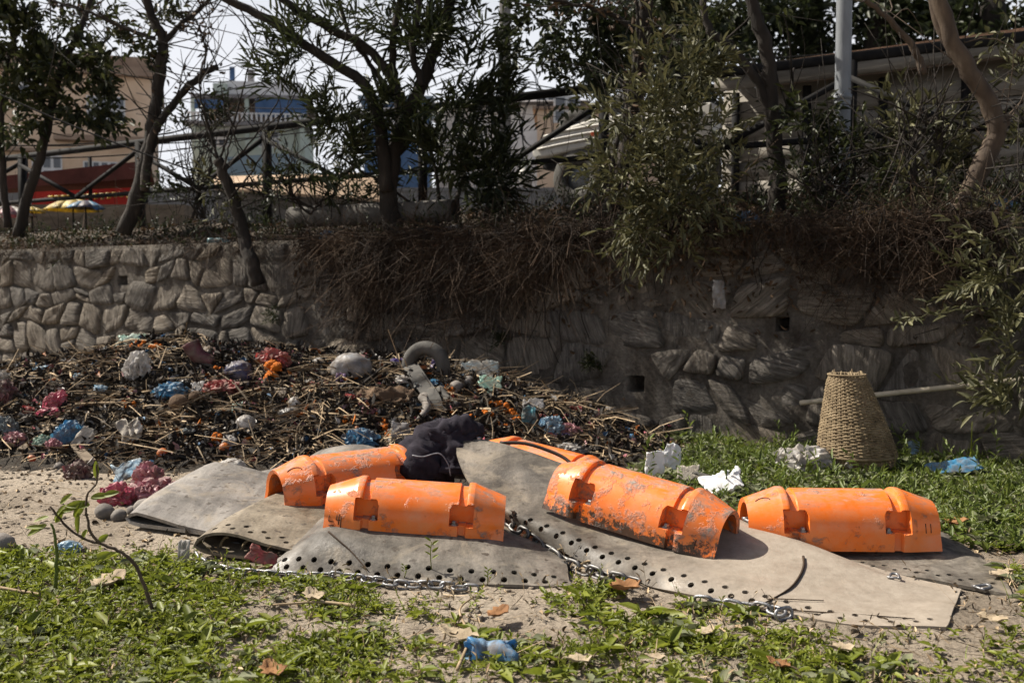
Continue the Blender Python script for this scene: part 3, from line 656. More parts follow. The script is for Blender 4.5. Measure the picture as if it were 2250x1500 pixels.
chain([W(1530, 1338, 4.06), W(1580, 1346, 4.02), W(1640, 1357, 3.97), W(1690, 1364, 3.93), W(1725, 1378, 3.87), W(1690, 1384, 3.84)], 'chain',
      'short loose chain end on bare soil below the wide mat', [tie(1665, 1345, 4.0, 55, 3, .0), tie(1715, 1366, 3.9, 80, -8, .02), tie(1820, 1372, 3.88, 70, 20, -.05)])
# shackles, loose bolt
def shackle(p, yaw, label, s=1.0):
    t = thing('shackle', label, 'shackle', p); pts = [(-.025, 0, .012), (.02, 0, .012), (.045, .012, .016), (.045, .035, .016), (.02, .045, .012), (-.025, .045, .012)]
    c, sn = math.cos(yaw), math.sin(yaw); R = np.array([[c, sn, 0], [-sn, c, 0], [0, 0, 1]])
    V, F = tube(crom(np.array(pts)*s @ R+p, 18), .008*s, 6); part('bow', V, F, M['chain'], t)
    V, F = tube(np.array([(-.02, -.014, .012), (-.02, .06, .012)])*s @ R+p, .006*s, 6); part('pin', V, F, M['chain'], t)
shackle(SHK[0], .2, 'steel shackle on the wide mat between two orange floats', 1.15)
shackle(SHK[1], 1.2, 'small steel shackle at the weedy edge of the wide mat', .8)
shackle(SHK[2], .4, 'steel shackle on the curved free corner of the small mat', .9)
o = link('hex_bolt', BM, None, tuple(W(1052, 967, 5.70)+np.array([0, 0, -.004]))); o.scale = (1.1,)*3; tag(o, 'steel hex bolt standing on the peak of the brown mat', 'bolt')

# ---------------------------------------------------------------- black jacket
M['jacket'] = dm('black_cloth', [(.3, (.012, .010, .015)), (.7, (.034, .030, .040))], 20, .9, .5, 260, spec=.15)
M['zip'] = dm('zip_tape', [(.3, (.10, .10, .11)), (.7, (.22, .22, .24))], 60, .5)
t = thing('jacket', 'black jacket draped in a heap between the mats and the rubbish', 'jacket', W(960, 1050, 5.75))
def cloth(P0, U, Vv, nu, nv, amp, f, seed, bulge=.0):
    u, v = np.meshgrid(np.linspace(0, 1, nu), np.linspace(0, 1, nv)); u, v = u.ravel(), v.ravel()
    N = unit(np.cross(U, Vv)); p = P0+u[:, None]*U+v[:, None]*Vv
    d = amp*(2*np.abs(fbm(u*f, v*f*.6, 1, 4, seed)-.5)*2-.5)+bulge*np.sin(PI*u)*np.sin(PI*v)
    p = p+N*d[:, None]+.25*amp*np.stack([fbm(u*f, v*f, 1, 3, seed+k)-.5 for k in (7, 8, 9)], 1)*3
    i = (np.arange(nv-1)[:, None]*nu+np.arange(nu-1)[None]).ravel(); return p, np.stack([i, i+1, i+nu+1, i+nu], 1)
def lobes(pts, seed, rs, f=9, amp=.34):
    V, F = tube(crom(pts, 40), np.interp(np.linspace(0, 1, 40), np.linspace(0, 1, len(rs)), rs), 36, True)
    c = V.mean(0); n = 1-np.abs(2*fbm(V[:, 0]*f, V[:, 2]*f, 1, 4, seed, V[:, 1]*f)-1)
    ctr = np.repeat(crom(pts, 40), 36, axis=0); dv = V[:len(ctr)]-ctr
    n2_ = 1-np.abs(2*fbm(V[:, 0]*f*2.2+3, V[:, 2]*f*1.1, 1, 3, seed+4, V[:, 1]*f*2.2)-1)
    V[:len(ctr)] = ctr+dv*(1+amp*2.6*(n[:len(ctr)]-.65)+amp*1.3*(n2_[:len(ctr)]-.65))[:, None]; return V, F
V, F = lobes([W(905, 1062, 5.66), W(930, 1020, 5.74), W(965, 985, 5.80), W(990, 950, 5.86), W(1000, 925, 5.9)], 3, [.09, .14, .14, .11, .03]); part('body', V, F, M['jacket'], t)
V, F = lobes([W(1000, 1045, 5.66), W(1005, 1000, 5.70), W(1000, 960, 5.76), W(985, 940, 5.8)], 5, [.08, .09, .10, .06]); part('sleeve', V, F, M['jacket'], t)
V, F = lobes([W(945, 960, 5.7), W(985, 945, 5.72), W(1020, 938, 5.76), W(1045, 948, 5.8), W(1055, 962, 5.82)], 6, [.04, .055, .06, .05, .02]); part('sleeve', V, F, M['jacket'], t)
V, F = tube(crom([W(906, 1000, 5.50), W(930, 1003, 5.48), W(965, 996, 5.50), W(985, 1020, 5.5), W(990, 1045, 5.5)], 24), .004, 5); part('zip', V, F, M['zip'], t)

# ---------------------------------------------------------------- basket and bamboo pole at the foot of the wall
M['wicker'] = dm('wicker', [(.3, (.10, .07, .038)), (.5, (.20, .148, .085)), (.72, (.31, .24, .145))], 14, .75, .4, 90)
M['bamboo'] = dm('bamboo', [(.3, (.25, .215, .155)), (.6, (.42, .37, .28)), (.8, (.5, .45, .35))], 8, .6, .3, 60)
b0 = G(1908, 1052); b0[1] += .20; b0[2] = gz(b0[0], b0[1])
bk = thing('wicker_basket', 'upturned conical wicker basket with frayed top against the wall', 'basket', b0)
BH = .70
def brad(f): return float(np.interp(f, [0, .08, .16, .2, .3, .6, .9, 1], [.245, .25, .248, .272, .258, .205, .145, .118]))
def bc(f): return b0+np.array([-.085*max(0, f-.1), .05*f, BH*f*.985])
vf = []; NR = 60; NS = 36
for r in range(NR):
    f = .012+.955*r/(NR-1); an = np.linspace(0, 2*PI, NS*4, endpoint=False); rr = brad(f)+.0042*np.cos(an*NS/2+PI*(r % 2))+rng.uniform(-.002, .002)
    c = bc(f); z = .002*np.sin(an*3+r); n = len(an); ring = np.stack([np.cos(an), np.sin(an)*.92, np.zeros(n)], 1)
    sec = [(1, 0, .0062), (1, .0035, 0), (1, 0, -.0062), (1, -.0035, 0)]; V = []
    for _, dr, dz in sec:
        q = ring*(rr+dr)[:, None]+c; q[:, 2] += dz+z; V.append(q)
    V = np.concatenate(V); k = np.arange(n); k2 = (k+1) % n
    vf.append((V, np.concatenate([np.stack([a*n+k, a*n+k2, b*n+k2, b*n+k], 1) for a, b in ((0, 1), (1, 2), (2, 3), (3, 0))])))
V, F = cat(*vf); tag(part('weave', V, F, M['wicker'], bk), kind='stuff')
for k in range(NS):
    a = 2*PI*k/NS; top = 1.0+abs(rng.gauss(0, .022))-.01
    fs = np.linspace(0, top, 12); lean = rng.uniform(-.25, .25)
    pts = [bc(min(f, 1.0))+np.array([math.cos(a), math.sin(a)*.92, 0])*(brad(min(f, 1))-.001-max(0, f-1)*.6)+np.array([lean*max(0, f-1), 0, BH*max(0, f-1)]) for f in fs]
    V, F = tube(pts, .0048, 4); part('stake', V, F, M['wicker'], bk)
for f in (.175, .99):
    an = np.linspace(0, 2*PI, 50); V, F = tube(bc(f)+np.stack([np.cos(an), np.sin(an)*.92, an*0], 1)*(brad(f)+.008), .011 if f < .5 else .007, 6, False); part('rim', V, F, M['wicker'], bk)
pa, pb = W(1758, 885, wallY(1758, .4)-.10), W(2250, 833, wallY(2250, .65)-.10); pb = pa+(pb-pa)*1.35
ts = np.unique(np.concatenate([np.linspace(0, 1, 40)]+[[k/9-.004, k/9, k/9+.004] for k in range(1, 9)]))
V, F = tube(pa+(pb-pa)*ts[:, None], [.0205+.003*any(abs(x-k/9) < .002 for k in range(1, 9)) for x in ts], 10)
single('bamboo_pole', V, F, M['bamboo'], 'long pale bamboo pole leaning along the wall behind the basket', 'pole')

# ---------------------------------------------------------------- rubbish heap: straw and twigs, then the things in it one by one
def sample_mound(n, lo=.02, clump=0):
    out = []
    while sum(map(len, out)) < n:
        q = nr.uniform((-7.4, 6.0), (1.9, 12.6), (n*2, 2)); h = mh(q[:, 0], q[:, 1])
        ok = (h > lo+nr.uniform(0, .06, len(h))) & (((q-WO) @ WN) > .02)
        if clump: ok &= nr.random(len(h)) < sstep(.42, .62, fbm(q[:, 0], q[:, 1], 2.6, 3, clump))
        q = q[ok]; out.append(np.concatenate([q, h[ok][:, None]], 1))
    return np.concatenate(out)[:n]
P = sample_mound(7000, .02, 91); al = fbm(P[:, 0], P[:, 1], 1.7, 2, 92)*9; D = rdir(len(P))*.8+np.stack([np.cos(al), np.sin(al), 0*al], 1)*.8; D[:, 2] = np.abs(D[:, 2])*.30; P[:, 2] += nr.uniform(-.005, .05, len(P))
v1 = strands(P, D, nr.uniform(.06, .42, len(P)), .25, nr.uniform(.004, .011, len(P)), 2, .3, .3)
P = sample_mound(5500); D = rdir(len(P), .4); P[:, 2] += .005
v2 = leaves(P, D, rdir(len(P), .8), nr.uniform(.02, .07, len(P)), nr.uniform(.012, .035, len(P)), .3, .3)
V, F = cat(v1, v2); tag(single('straw_litter', V, F, M['straw']), 'matted straw, twigs and leaf scraps covering the rubbish heap', 'straw', kind='stuff')
M['litter_dark'] = leafmat('rotten_leaf', (.006, .005, .004), (.015, .011, .008), (.045, .033, .023), .05, .8)
P = sample_mound(17000); P[:, 2] += nr.uniform(-.005, .03, len(P))
V, F = leaves(P, rdir(len(P), .3), rdir(len(P), .6), nr.uniform(.03, .10, len(P)), nr.uniform(.015, .05, len(P)), .3, .4)
tag(single('rotten_litter', V, F, M['litter_dark']), 'dark rotting leaves and sludge in the rubbish heap', 'litter', kind='stuff')
P = sample_mound(420); cols3 = [((.30, .28, .27), 'grey'), ((.45, .13, .16), 'red'), ((.10, .22, .38), 'blue'), ((.45, .14, .02), 'orange'), ((.62, .60, .57), 'white'), ((.55, .33, .34), 'pink'), ((.42, .34, .24), 'beige'), ((.06, .055, .06), 'black')]
for c, nm in cols3:
    m_ = dm('scrap_'+nm, [(.3, tuple(x*.5 for x in c)), (.7, c)], 20, .6, isl=(.4, 1.3)); P = sample_mound(420 if nm != 'orange' else 600); P[:, 2] += .012
    V, F = leaves(P, rdir(len(P), .2), rdir(len(P), 1.), nr.uniform(.015, .085, len(P)), nr.uniform(.015, .055, len(P)), .3, .5)
    tag(single('tiny_scraps', V, F, m_), 'tiny '+nm+' plastic and petal scraps strewn over the heap', 'scraps', kind='stuff')
STK = []
for k in range(170):
    p = sample_mound(1)[0]; a = rng.uniform(0, 2*PI); L = rng.uniform(.25, .75); e = np.array([math.cos(a), math.sin(a), 0])
    q = p+e*L; hq = float(mh(np.array(q[0]), np.array(q[1]))); q[2] = max(hq, p[2]-.25)+rng.uniform(.0, .05); p[2] += .01
    if ((q[:2]-WO) @ WN) < .02: continue
    mid = (p+q)/2+nr.normal(size=3)*.03; r = rng.uniform(.004, .011); STK.append(tube(crom([p, mid, q], 5), [r, r, r*.9, r*.8, r*.6], 5))
V, F = cat(*STK); tag(single('loose_sticks', V, F, M['straw']), 'loose sticks and reed stems tangled in the rubbish heap', 'sticks', kind='stuff')

def plastic(name, c, c2=None, rough=.28, trans=.35):
    c2 = c2 or tuple(min(1, x*1.6+.06) for x in c)
    m = dm(name, [(.3, tuple(x*.5 for x in c)), (.5, c), (.75, c2)], 9, rough, .5, 40, spec=.5, trans=trans); nt = m.node_tree; bs = nt.nodes['Principled BSDF']
    src = bs.inputs['Base Color'].links[0].from_socket; co, _ = coords(nt); f = ramp(nt, noise(nt, co, 14, 7, .7), [(.38, (0, 0, 0)), (.62, (.9, .9, .9))])
    d = mixc(nt, f, src, (.19, .155, .12)); nt.links.new(d, bs.inputs['Base Color']); nt.links.new(mixc(nt, f, (rough,)*3, (.85,)*3), bs.inputs['Roughness']); return m
PL = {k: plastic('plastic_'+k, *v) for k, v in dict(pink=((.52, .08, .15),), rose=((.50, .20, .24), (.62, .38, .40)), blue=((.05, .25, .44),), sky=((.30, .50, .66), (.55, .68, .76)), navy=((.025, .03, .10), (.10, .10, .2)), white=((.58, .56, .53), (.72, .70, .68)), grey=((.30, .30, .31), (.45, .45, .46)),
      maroon=((.12, .025, .035), (.26, .10, .11)), red=((.38, .05, .045),), green=((.22, .42, .33), (.5, .65, .58)), film=((.13, .17, .19), (.36, .40, .42)), purple=((.16, .10, .38), (.40, .20, .45)), beige=((.36, .29, .21), (.48, .42, .34)), black=((.015, .015, .017), (.05, .05, .055)), orange=((.60, .16, .015),), yellow=((.62, .45, .03),), cupblue=((.10, .36, .66), (.42, .62, .78)), teal=((.05, .25, .30),)).items()}
M['coir'] = dm('coconut_husk', [(.3, (.045, .028, .016)), (.7, (.14, .09, .055))], 12, .95, .9, 60, (1, 1, .2))
M['rock'] = dm('river_stone', [(.3, (.10, .09, .08)), (.7, (.24, .215, .19))], 9, .85, .4, 40)
M['wood'] = dm('weathered_wood', [(.3, (.10, .075, .05)), (.6, (.20, .155, .11)), (.8, (.29, .235, .175))], 8, .85, .5, 30, (.25, 1, 1))
M['tyre'] = dm('tyre_rubber', [(.3, (.035, .033, .030)), (.7, (.10, .095, .085))], 9, .85, .4, 50)
M['marigold'] = dm('marigold', [(.3, (.42, .09, .004)), (.6, (.62, .17, .008)), (.8, (.7, .27, .02))], 60, .8, .9, 150)
M['paper'] = dm('white_paper', [(.3, (.62, .62, .62)), (.7, (.78, .78, .77))], 7, .8, .2, 40)
M['fabric_pale'] = dm('pale_fabric', [(.3, (.25, .22, .18)), (.7, (.46, .42, .36))], 8, .9, .5, 60)
def crumple(p, size, mat_, label, cat_, name, seed=0, amp=.45, f=2.6, sub=4, knot=0.0, rz=0.0, lean=0.0, group=None, sink=.15):
    V, F = ico(sub); n = 1-np.abs(2*vn3(V[:, 0]*f+seed*7.3, V[:, 1]*f+seed, V[:, 2]*f, seed)-1)
    n2 = 1-np.abs(2*vn3(V[:, 0]*f*2.7, V[:, 1]*f*2.7+seed*3, V[:, 2]*f*2.7, seed+5)-1)
    n3 = 1-np.abs(2*vn3(V[:, 0]*f*5.9+seed, V[:, 1]*f*5.9, V[:, 2]*f*5.9, seed+9)-1)
    cr = amp > .2; r = 1+amp*1.15*(n-.6)+amp*.8*(n2-.6)+(amp*.45*(n3-.6) if cr else 0)
    V = V*r[:, None]
    if cr: V = V+.22*amp*np.stack([vn3(V[:, 0]*4+k*9, V[:, 1]*4, V[:, 2]*4, seed+k)-.5 for k in (1, 2, 3)], 1)*2
    if knot: 
        d = unit(V); k = np.clip((d[:, 2]*.8+d[:, 0]*.5-.6)/.4, 0, 1); V += np.array([.5, .1, .9])*(k**2*knot)[:, None]; 
    V = V*np.array(size)/2; V[:, 2] = np.maximum(V[:, 2], -size[2]*.35)
    a, b = math.cos(rz), math.sin(rz); V = V @ np.array([[a, b, 0], [-b, a, 0], [0, 0, 1]])
    a, b = math.cos(lean), math.sin(lean); V = V @ np.array([[a, 0, b], [0, 1, 0], [-b, 0, a]])
    V[:, 2] += -V[:, 2].min()-size[2]*sink
    if amp > .3:                                      # loose flaps and handles of thin plastic, same sheet
        r2 = random.Random(int(seed*13)); parts_ = [(V, np.concatenate([F, F[:, :1]], 1)[:, [0, 1, 2, 2]])]; vs, fs = [V], [tuple(f) for f in F]; n0 = len(V); S = np.array(size)
        for q in range(4):
            a0 = r2.uniform(0, 2*PI); el = r2.uniform(-.1, .9); d = np.array([math.cos(a0)*math.cos(el), math.sin(a0)*math.cos(el), math.sin(el)]); sd = np.cross(d, [0, 0, 1]); sd /= np.linalg.norm(sd)+1e-6; c0 = np.array([0, 0, S[2]*.3])
            g = []
            for i in range(6):
                for j in range(5):
                    f_, k_ = i/5, j/4-.5; w2 = (.30+.5*f_)*(1+.3*math.sin(i*2.1+q)); g.append(c0+d*S*(.30+.42*f_)+sd*S*.45*w2*k_+np.array([0, 0, 1])*S[2]*(.13*math.sin(j*2.4+i*1.3+q)-.22*f_*f_)+d*S*.05*math.sin(j*3.1+q))
            vs.append(np.array(g)); fs += [(n0+i*5+j, n0+i*5+j+1, n0+i*5+j+6, n0+i*5+j+5) for i in range(5) for j in range(4)]; n0 += 30
        V = np.concatenate(vs); F = fs
    return single(name, V+p, F, mat_, label, cat_, group, smooth=not cr)
def bag(px, py, w_, h_, col, label, name='plastic_bag', cat_='bag', fn=MP, dy=0, **k):
    """px, py: middle of the thing in the picture, w_, h_ its picture size"""
    p = fn(px, py+h_*.42); m = p[1]/FPX
    return crumple(p, (w_*m*1.1, w_*m*.8, h_*m*1.25), PL.get(col) or M[col], label, cat_, name, seed=px*.37+py, **k)
def film(px, py, w_, h_, col, label, name='plastic_film', cat_='film', fn=MP, amp=.5, tilt=.9, rz=0.0, f=3.2, group=None, nu=18):
    p = fn(px, py+h_*.45); m = p[1]/FPX; u, v = np.meshgrid(np.linspace(-.5, .5, nu), np.linspace(-.5, .5, nu)); u, v = u.ravel(), v.ravel()
    s = px*.71+py*.13; ed = 1+.5*(fbm(np.arctan2(u, v)*1.2, u*0, 1, 3, s)-.5); x = u*ed; y = v*ed
    d = amp*(1-np.abs(2*fbm(u*f, v*f, 1, 4, s)-1)-.55)*min(w_, h_)*m*1.6
    V = np.stack([x*w_*m, y*h_*m*math.cos(tilt)+d*math.sin(tilt)*.6, y*h_*m*math.sin(tilt)+d*math.cos(tilt)], 1)
    a, b = math.cos(rz), math.sin(rz); V = V @ np.array([[a, 0, b], [0, 1, 0], [-b, 0, a]])
    V[:, 2] -= V[:, 2].min()+.012; i = (np.arange(nu-1)[:, None]*nu+np.arange(nu-1)[None]).ravel()
    o = single(name, V+p, np.stack([i, i+1, i+nu+1, i+nu], 1), PL.get(col) or M[col], label, cat_, group); solid(o, .0025, 0, False); return o
bag(303, 806, 46, 50, 'white', 'pinkish white plastic bag below the heap crest, left of the maroon boot', knot=.3)
bag(525, 818, 56, 44, 'navy', 'dark navy plastic bag bundle beside the thick marigold garland', amp=.25)
bag(378, 857, 56, 30, 'blue', 'bright blue crumpled bag sitting above a coconut')
bag(124, 882, 40, 34, 'pink', 'bright pink bag with a puffed twisted top', knot=.6)
bag(112, 908, 48, 22, 'pink', 'limp pink bag trailing under the puffed pink bag')
bag(153, 955, 48, 46, 'blue', 'blue bag bundle lying against the long plank', knot=.25, rz=.5)
film(182, 962, 36, 52, 'fabric_pale', 'beige rag stretched out next to the blue bag bundle', 'rag', 'cloth', amp=.6, tilt=1.1, rz=-.5)
film(287, 958, 50, 56, 'fabric_pale', 'cream crumpled cloth in the middle of the straw', 'rag', 'cloth', amp=.7, tilt=1.2, rz=.3)
bag(540, 930, 40, 34, 'white', 'white bulging plastic cup shape among dark litter', 'plastic_cup', 'cup', amp=.12, rz=.4)
bag(510, 1026, 54, 34, 'white', 'off-white filled bag at the foot of the heap near the grey mat', amp=.25)
film(282, 1040, 70, 40, 'sky', 'pale blue face mask hanging over a pink bag', 'face_mask', 'mask', amp=.5, tilt=1.0, rz=.3)
bag(322, 1045, 54, 56, 'rose', 'faded rose plastic bag under the blue face mask', rz=.7)
bag(338, 1077, 96, 46, 'rose', 'long wrinkled rose bag touching the rolled grey mat', rz=.1, amp=.55, f=3.5)
bag(255, 1088, 58, 44, 'pink', 'hot pink torn bag on bare soil beside two stones', knot=.4)
bag(172, 1034, 46, 40, 'maroon', 'dark maroon bag at the soil edge below the broken board')
bag(490, 850, 62, 24, 'red', 'red and white wrapper flattened on the straw', 'wrapper', 'wrapper', amp=.6, f=4)
bag(600, 790, 56, 40, 'red', 'crumpled red rubber boot sticking out above the marigolds', 'rubber_boot', 'boot', amp=.5, rz=.3)
bag(10, 870, 50, 60, 'maroon', 'maroon rotting bag with a white cap at the far end of the heap')
bag(8, 832, 26, 30, 'white', 'small white bag on top of the maroon rotting bag')
bag(12, 945, 46, 46, 'film', 'dark glassy film bag beside the long plank')
bag(35, 965, 40, 26, 'rose', 'small rose and black bag next to the dark film bag')
bag(95, 972, 36, 26, 'green', 'pale green crumpled bag below the long plank')
bag(118, 978, 28, 24, 'rose', 'small pink bag between the green bag and the blue bundle')
bag(772, 800, 82, 52, 'grey', 'dusty grey filled sack on the heap crest', 'filled_sack', 'sack', amp=.12)
bag(738, 812, 36, 28, 'beige', 'beige clay pot lying on its side against the grey sack', 'clay_pot', 'pot', amp=.08)
film(785, 782, 50, 16, 'rose', 'pink ribbon strip lying over the grey sack', 'ribbon', 'ribbon', tilt=.4)
film(705, 840, 46, 20, 'red', 'faded red cloth scrap below the clay pot', 'rag', 'cloth', tilt=.5)
film(748, 838, 22, 26, 'purple', 'small purple loop of plastic under the sandal sole', 'plastic_strap', 'strap', tilt=1.2)
film(875, 800, 40, 22, 'purple', 'violet snack packet left of the tyre', 'snack_packet', 'packet', tilt=1.1)
film(962, 805, 34, 34, 'purple', 'violet and yellow snack packet leaning inside the tyre', 'snack_packet', 'packet', tilt=1.2)
film(925, 810, 26, 20, 'orange', 'orange snack packet in the tyre opening', 'snack_packet', 'packet', tilt=1.1)
film(898, 803, 14, 14, 'yellow', 'tiny yellow packet corner beside the violet packet', 'snack_packet', 'packet', tilt=1.1)
film(1050, 815, 84, 46, 'film', 'dark translucent film bag slumped against the wall right of the tyre', amp=.7)
film(1078, 848, 50, 32, 'green', 'pale green clear film below the dark film bag', amp=.7)
bag(950, 846, 32, 22, 'blue', 'cyan blue bag knot below the tyre')
bag(795, 962, 56, 36, 'blue', 'blue translucent bag above the mud smeared float', amp=.55)
film(882, 952, 40, 50, 'grey', 'grey plastic sheet scrap beside the black jacket', tilt=1.2, amp=.25)
film(1162, 918, 32, 44, 'teal', 'teal plastic bag at the tail of the heap', amp=.5, tilt=1.3)
film(1172, 888, 44, 30, 'grey', 'grey transparent film above the teal bag', amp=.4)
bag(1212, 935, 40, 30, 'sky', 'blue and white wrapper at the heap tail', 'wrapper', 'wrapper', amp=.6)
bag(1248, 947, 44, 26, 'rose', 'pink and white wrapper next to the blue one', 'wrapper', 'wrapper', amp=.6, f=4)
bag(1190, 922, 22, 18, 'red', 'small red wrapper between teal bag and blue wrapper', 'wrapper', 'wrapper')
bag(1252, 985, 62, 18, 'white', 'white foil strip beside the half hidden float', 'foil_strip', 'foil', amp=.5)
film(285, 752, 56, 26, 'green', 'pale turquoise film strands on the heap crest', amp=.9)
film(385, 768, 44, 14, 'sky', 'pale blue flattened plastic on the heap crest', amp=.5)
bag(640, 908, 50, 26, 'black', 'black rubber lump with an orange petal beside it', 'rubber_lump', 'rubber', amp=.2)
bag(648, 885, 26, 26, 'white', 'small white plastic jar above the black lump', 'plastic_jar', 'jar', amp=.2)
bag(700, 798, 26, 20, 'white', 'small clear plastic cup on the heap crest', 'plastic_cup', 'cup', amp=.2)
film(640, 950, 24, 14, 'grey', 'small silver packet among dark litter', 'snack_packet', 'packet', tilt=.8)
film(660, 988, 40, 12, 'orange', 'thin orange plastic strip above the grey ridged mat', 'plastic_strap', 'strap', tilt=.3, amp=.1)
film(520, 895, 20, 26, 'green', 'small mint green scrap on the straw', 'plastic_scrap', 'scrap')
film(1235, 960, 34, 16, 'purple', 'small purple scrap under the pink wrapper', 'plastic_scrap', 'scrap')
film(610, 860, 36, 26, 'beige', 'beige folded card below the thick marigold garland', 'card', 'card', amp=.15)
film(430, 852, 30, 34, 'grey', 'grey crumpled wrapper right of the bright blue bag', 'wrapper', 'wrapper')
bag(150, 1200, 46, 22, 'sky', 'pale blue face mask crumpled on soil by the sapling', 'face_mask', 'mask', fn=G, amp=.4)
# balls, coconuts, stones
def lump(px, py, d, col, label, name, cat_, fn=MP, sq=.85, group=None, amp=.12):
    p = fn(px, py+d*.4); m = p[1]/FPX; return crumple(p, (d*m, d*m, d*m*sq*1.1), PL.get(col) or M[col], label, cat_, name, seed=px+py*.3, amp=amp, f=1.6, sub=3, group=group, sink=.1, rz=px)
lump(393, 882, 44, 'coir', 'brown coconut under the bright blue bag', 'coconut', 'coconut', amp=.06)
lump(430, 868, 30, 'coir', 'rounded brown husk right of the coconut', 'coconut', 'coconut', amp=.1)
lump(357, 992, 24, 'orange', 'bruised orange fruit in the dark lower litter', 'orange_fruit', 'fruit', amp=.04)
lump(70, 1004, 18, 'orange', 'small orange fruit below the long plank', 'orange_fruit', 'fruit', amp=.04)
lump(494, 980, 26, 'orange', 'brownish orange fruit beside marigold heads', 'orange_fruit', 'fruit', amp=.06)
lump(185, 965, 30, 'rock', 'grey stone half under the beige rag', 'stone', 'stone')
lump(1030, 834, 26, 'rock', 'pale stone below the dark film bag', 'stone', 'stone')
lump(1003, 845, 30, 'rock', 'brown stone left of the pale stone', 'stone', 'stone')
for px, py, d, lb in ((229, 1118, 42, 'round dark grey stone below the hot pink bag'), (262, 1128, 34, 'brown stone touching the round dark grey one'), (318, 1108, 46, 'flat grey stone by the rolled grey mat'), (2, 1188, 60, 'big rounded boulder at the edge of the weeds'), (290, 1118, 24, 'small tan stone in front of the flat grey stone'), (130, 1022, 22, 'small stone on bare soil below the plank')):
    lump(px, py, d, 'rock', lb, 'stone', 'stone', fn=G, group='stones on the bare soil')
MB = {}
V, F = ico(3); n = 1-np.abs(2*vn3(V[:, 0]*5, V[:, 1]*5, V[:, 2]*5, 4)-1); MB = mesh('flower', V*(1+.75*(n-.6))[:, None]*np.array([1, 1, .8]), F, M['marigold'])
def garland(pts, rr, label):
    P = [MP(*q) for q in pts]; t = thing('marigold_garland', label, 'garland', P[0], 'marigold garlands on the heap')
    C = crom(P, 200) if len(P) > 1 else np.repeat([P[0]], 2, 0); L = np.linalg.norm(np.diff(C, axis=0), axis=1).sum(); m = P[0][1]/FPX; r = rr*m
    for i in range(max(3, int(L/(r*.42)))):
        c = C[min(len(C)-1, int(i/(max(3, int(L/(r*.42)))-1)*(len(C)-1)))] if len(P) > 1 else P[0]
        c = c+nr.normal(size=3)*r*.5; c[2] += r*.45; o = link('flower', MB, t, tuple(c-P[0])); o.scale = (r*rng.uniform(.45, .8),)*3; o.rotation_euler = (rng.random()*6, rng.random()*6, rng.random()*6)
garland([(622, 805), (612, 818), (600, 830), (595, 840)], 16, 'thick bright marigold garland under the red boot top')
garland([(975, 862), (992, 868), (1005, 880)], 9, 'short marigold string below the tyre')
garland([(1040, 918), (1058, 914), (1072, 918)], 9, 'marigold string beside the rubber tube end')
garland([(1085, 890), (1105, 900), (1125, 912), (1140, 930)], 9, 'long marigold string running down the heap tail')
garland([(840, 925), (848, 945), (856, 960)], 8, 'dark marigold string above the grey plastic sheet')
garland([(762, 925), (768, 932)], 8, 'two marigold heads beside the blue translucent bag')
garland([(470, 975), (478, 968), (482, 985)], 9, 'marigold clump beside the brownish orange fruit')
garland([(268, 890), (285, 898), (298, 892)], 7, 'marigold heads in straw left of the coconut')
garland([(250, 772), (262, 770)], 8, 'marigold pair at the left of the heap crest')
garland([(292, 766), (312, 764)], 8, 'marigold pair under the turquoise film')
garland([(330, 766), (342, 770), (352, 768)], 9, 'marigold clump beside the pale blue plastic on the crest')
garland([(98, 985), (108, 982)], 8, 'marigold pair by the green bag')
garland([(480, 822), (494, 820)], 11, 'withered marigold clump left of the navy bundle')
garland([(108, 840), (118, 842)], 6, 'faint marigold pair near the wall foot')
garland([(1100, 935), (1112, 940)], 7, 'marigold pair near the jacket')
# planks, soles, rubber strips, boot, tyre
def plank(a, b, w_, th, label, name='plank', mat_='wood', cat_='plank', lift=.02):
    a, b = np.array(a), np.array(b); V, F = beam(a+np.array([0, 0, lift]), b+np.array([0, 0, lift]), w_, th)
    V = V+nr.normal(size=V.shape)*.003; o = single(name, V, F, M[mat_], label, cat_, smooth=False); m = o.modifiers.new('b', 'BEVEL'); m.width = .003; return o
plank(MP(48, 995), MP(165, 905), .07, .022, 'long grey plank lying aslant down the heap')
plank(MP(163, 985), MP(200, 1022), .07, .02, 'short broken board end on the soil edge', 'broken_board')
plank(MP(455, 848), MP(465, 815), .035, .02, 'small tan stick of wood beside the red wrapper', 'wood_stick')
plank(MP(475, 870), MP(545, 848), .06, .02, 'dark wet board under the red wrapper', 'board')
plank(MP(800, 845), MP(822, 818), .085, .02, 'brown worn sandal sole leaning on the grey sack', 'sandal_sole', 'wood', 'sandal')
plank(MP(722, 915), MP(852, 808), .022, .022, 'long dark stick poking up towards the tyre', 'long_stick', 'bark', 'stick', .03)
V, F = cloth(MP(770, 888), np.array([.48, -.05, .02]), np.array([.03, .15, .10]), 22, 12, .07, 4, 5, .06); o = single('bark_slab', V, F, M['coir'], 'reddish brown slab of bark on the heap below the long stick', 'bark'); solid(o, .02, -1, False)
def strip(pts, w_, label, name, mat_='tyre'):
    P = crom([MP(x, y)+np.array([0, -.03, z]) for x, y, z in pts], 24); wv = np.array([.75, -.1, .25]); wv = wv/np.linalg.norm(wv)*w_/2
    V = np.concatenate([P-wv, P+wv]); n = len(P); k = np.arange(n-1); o = single(name, V, np.stack([k, k+1, n+k+1, n+k], 1), M[mat_], label, 'rubber'); solid(o, .012, 0); return o
strip([(898, 812, .06), (915, 840, .07), (932, 865, .07), (950, 890, .05), (958, 905, .02)], .13, 'wide curved strip of tyre tread hanging down the heap', 'tyre_tread_strip')
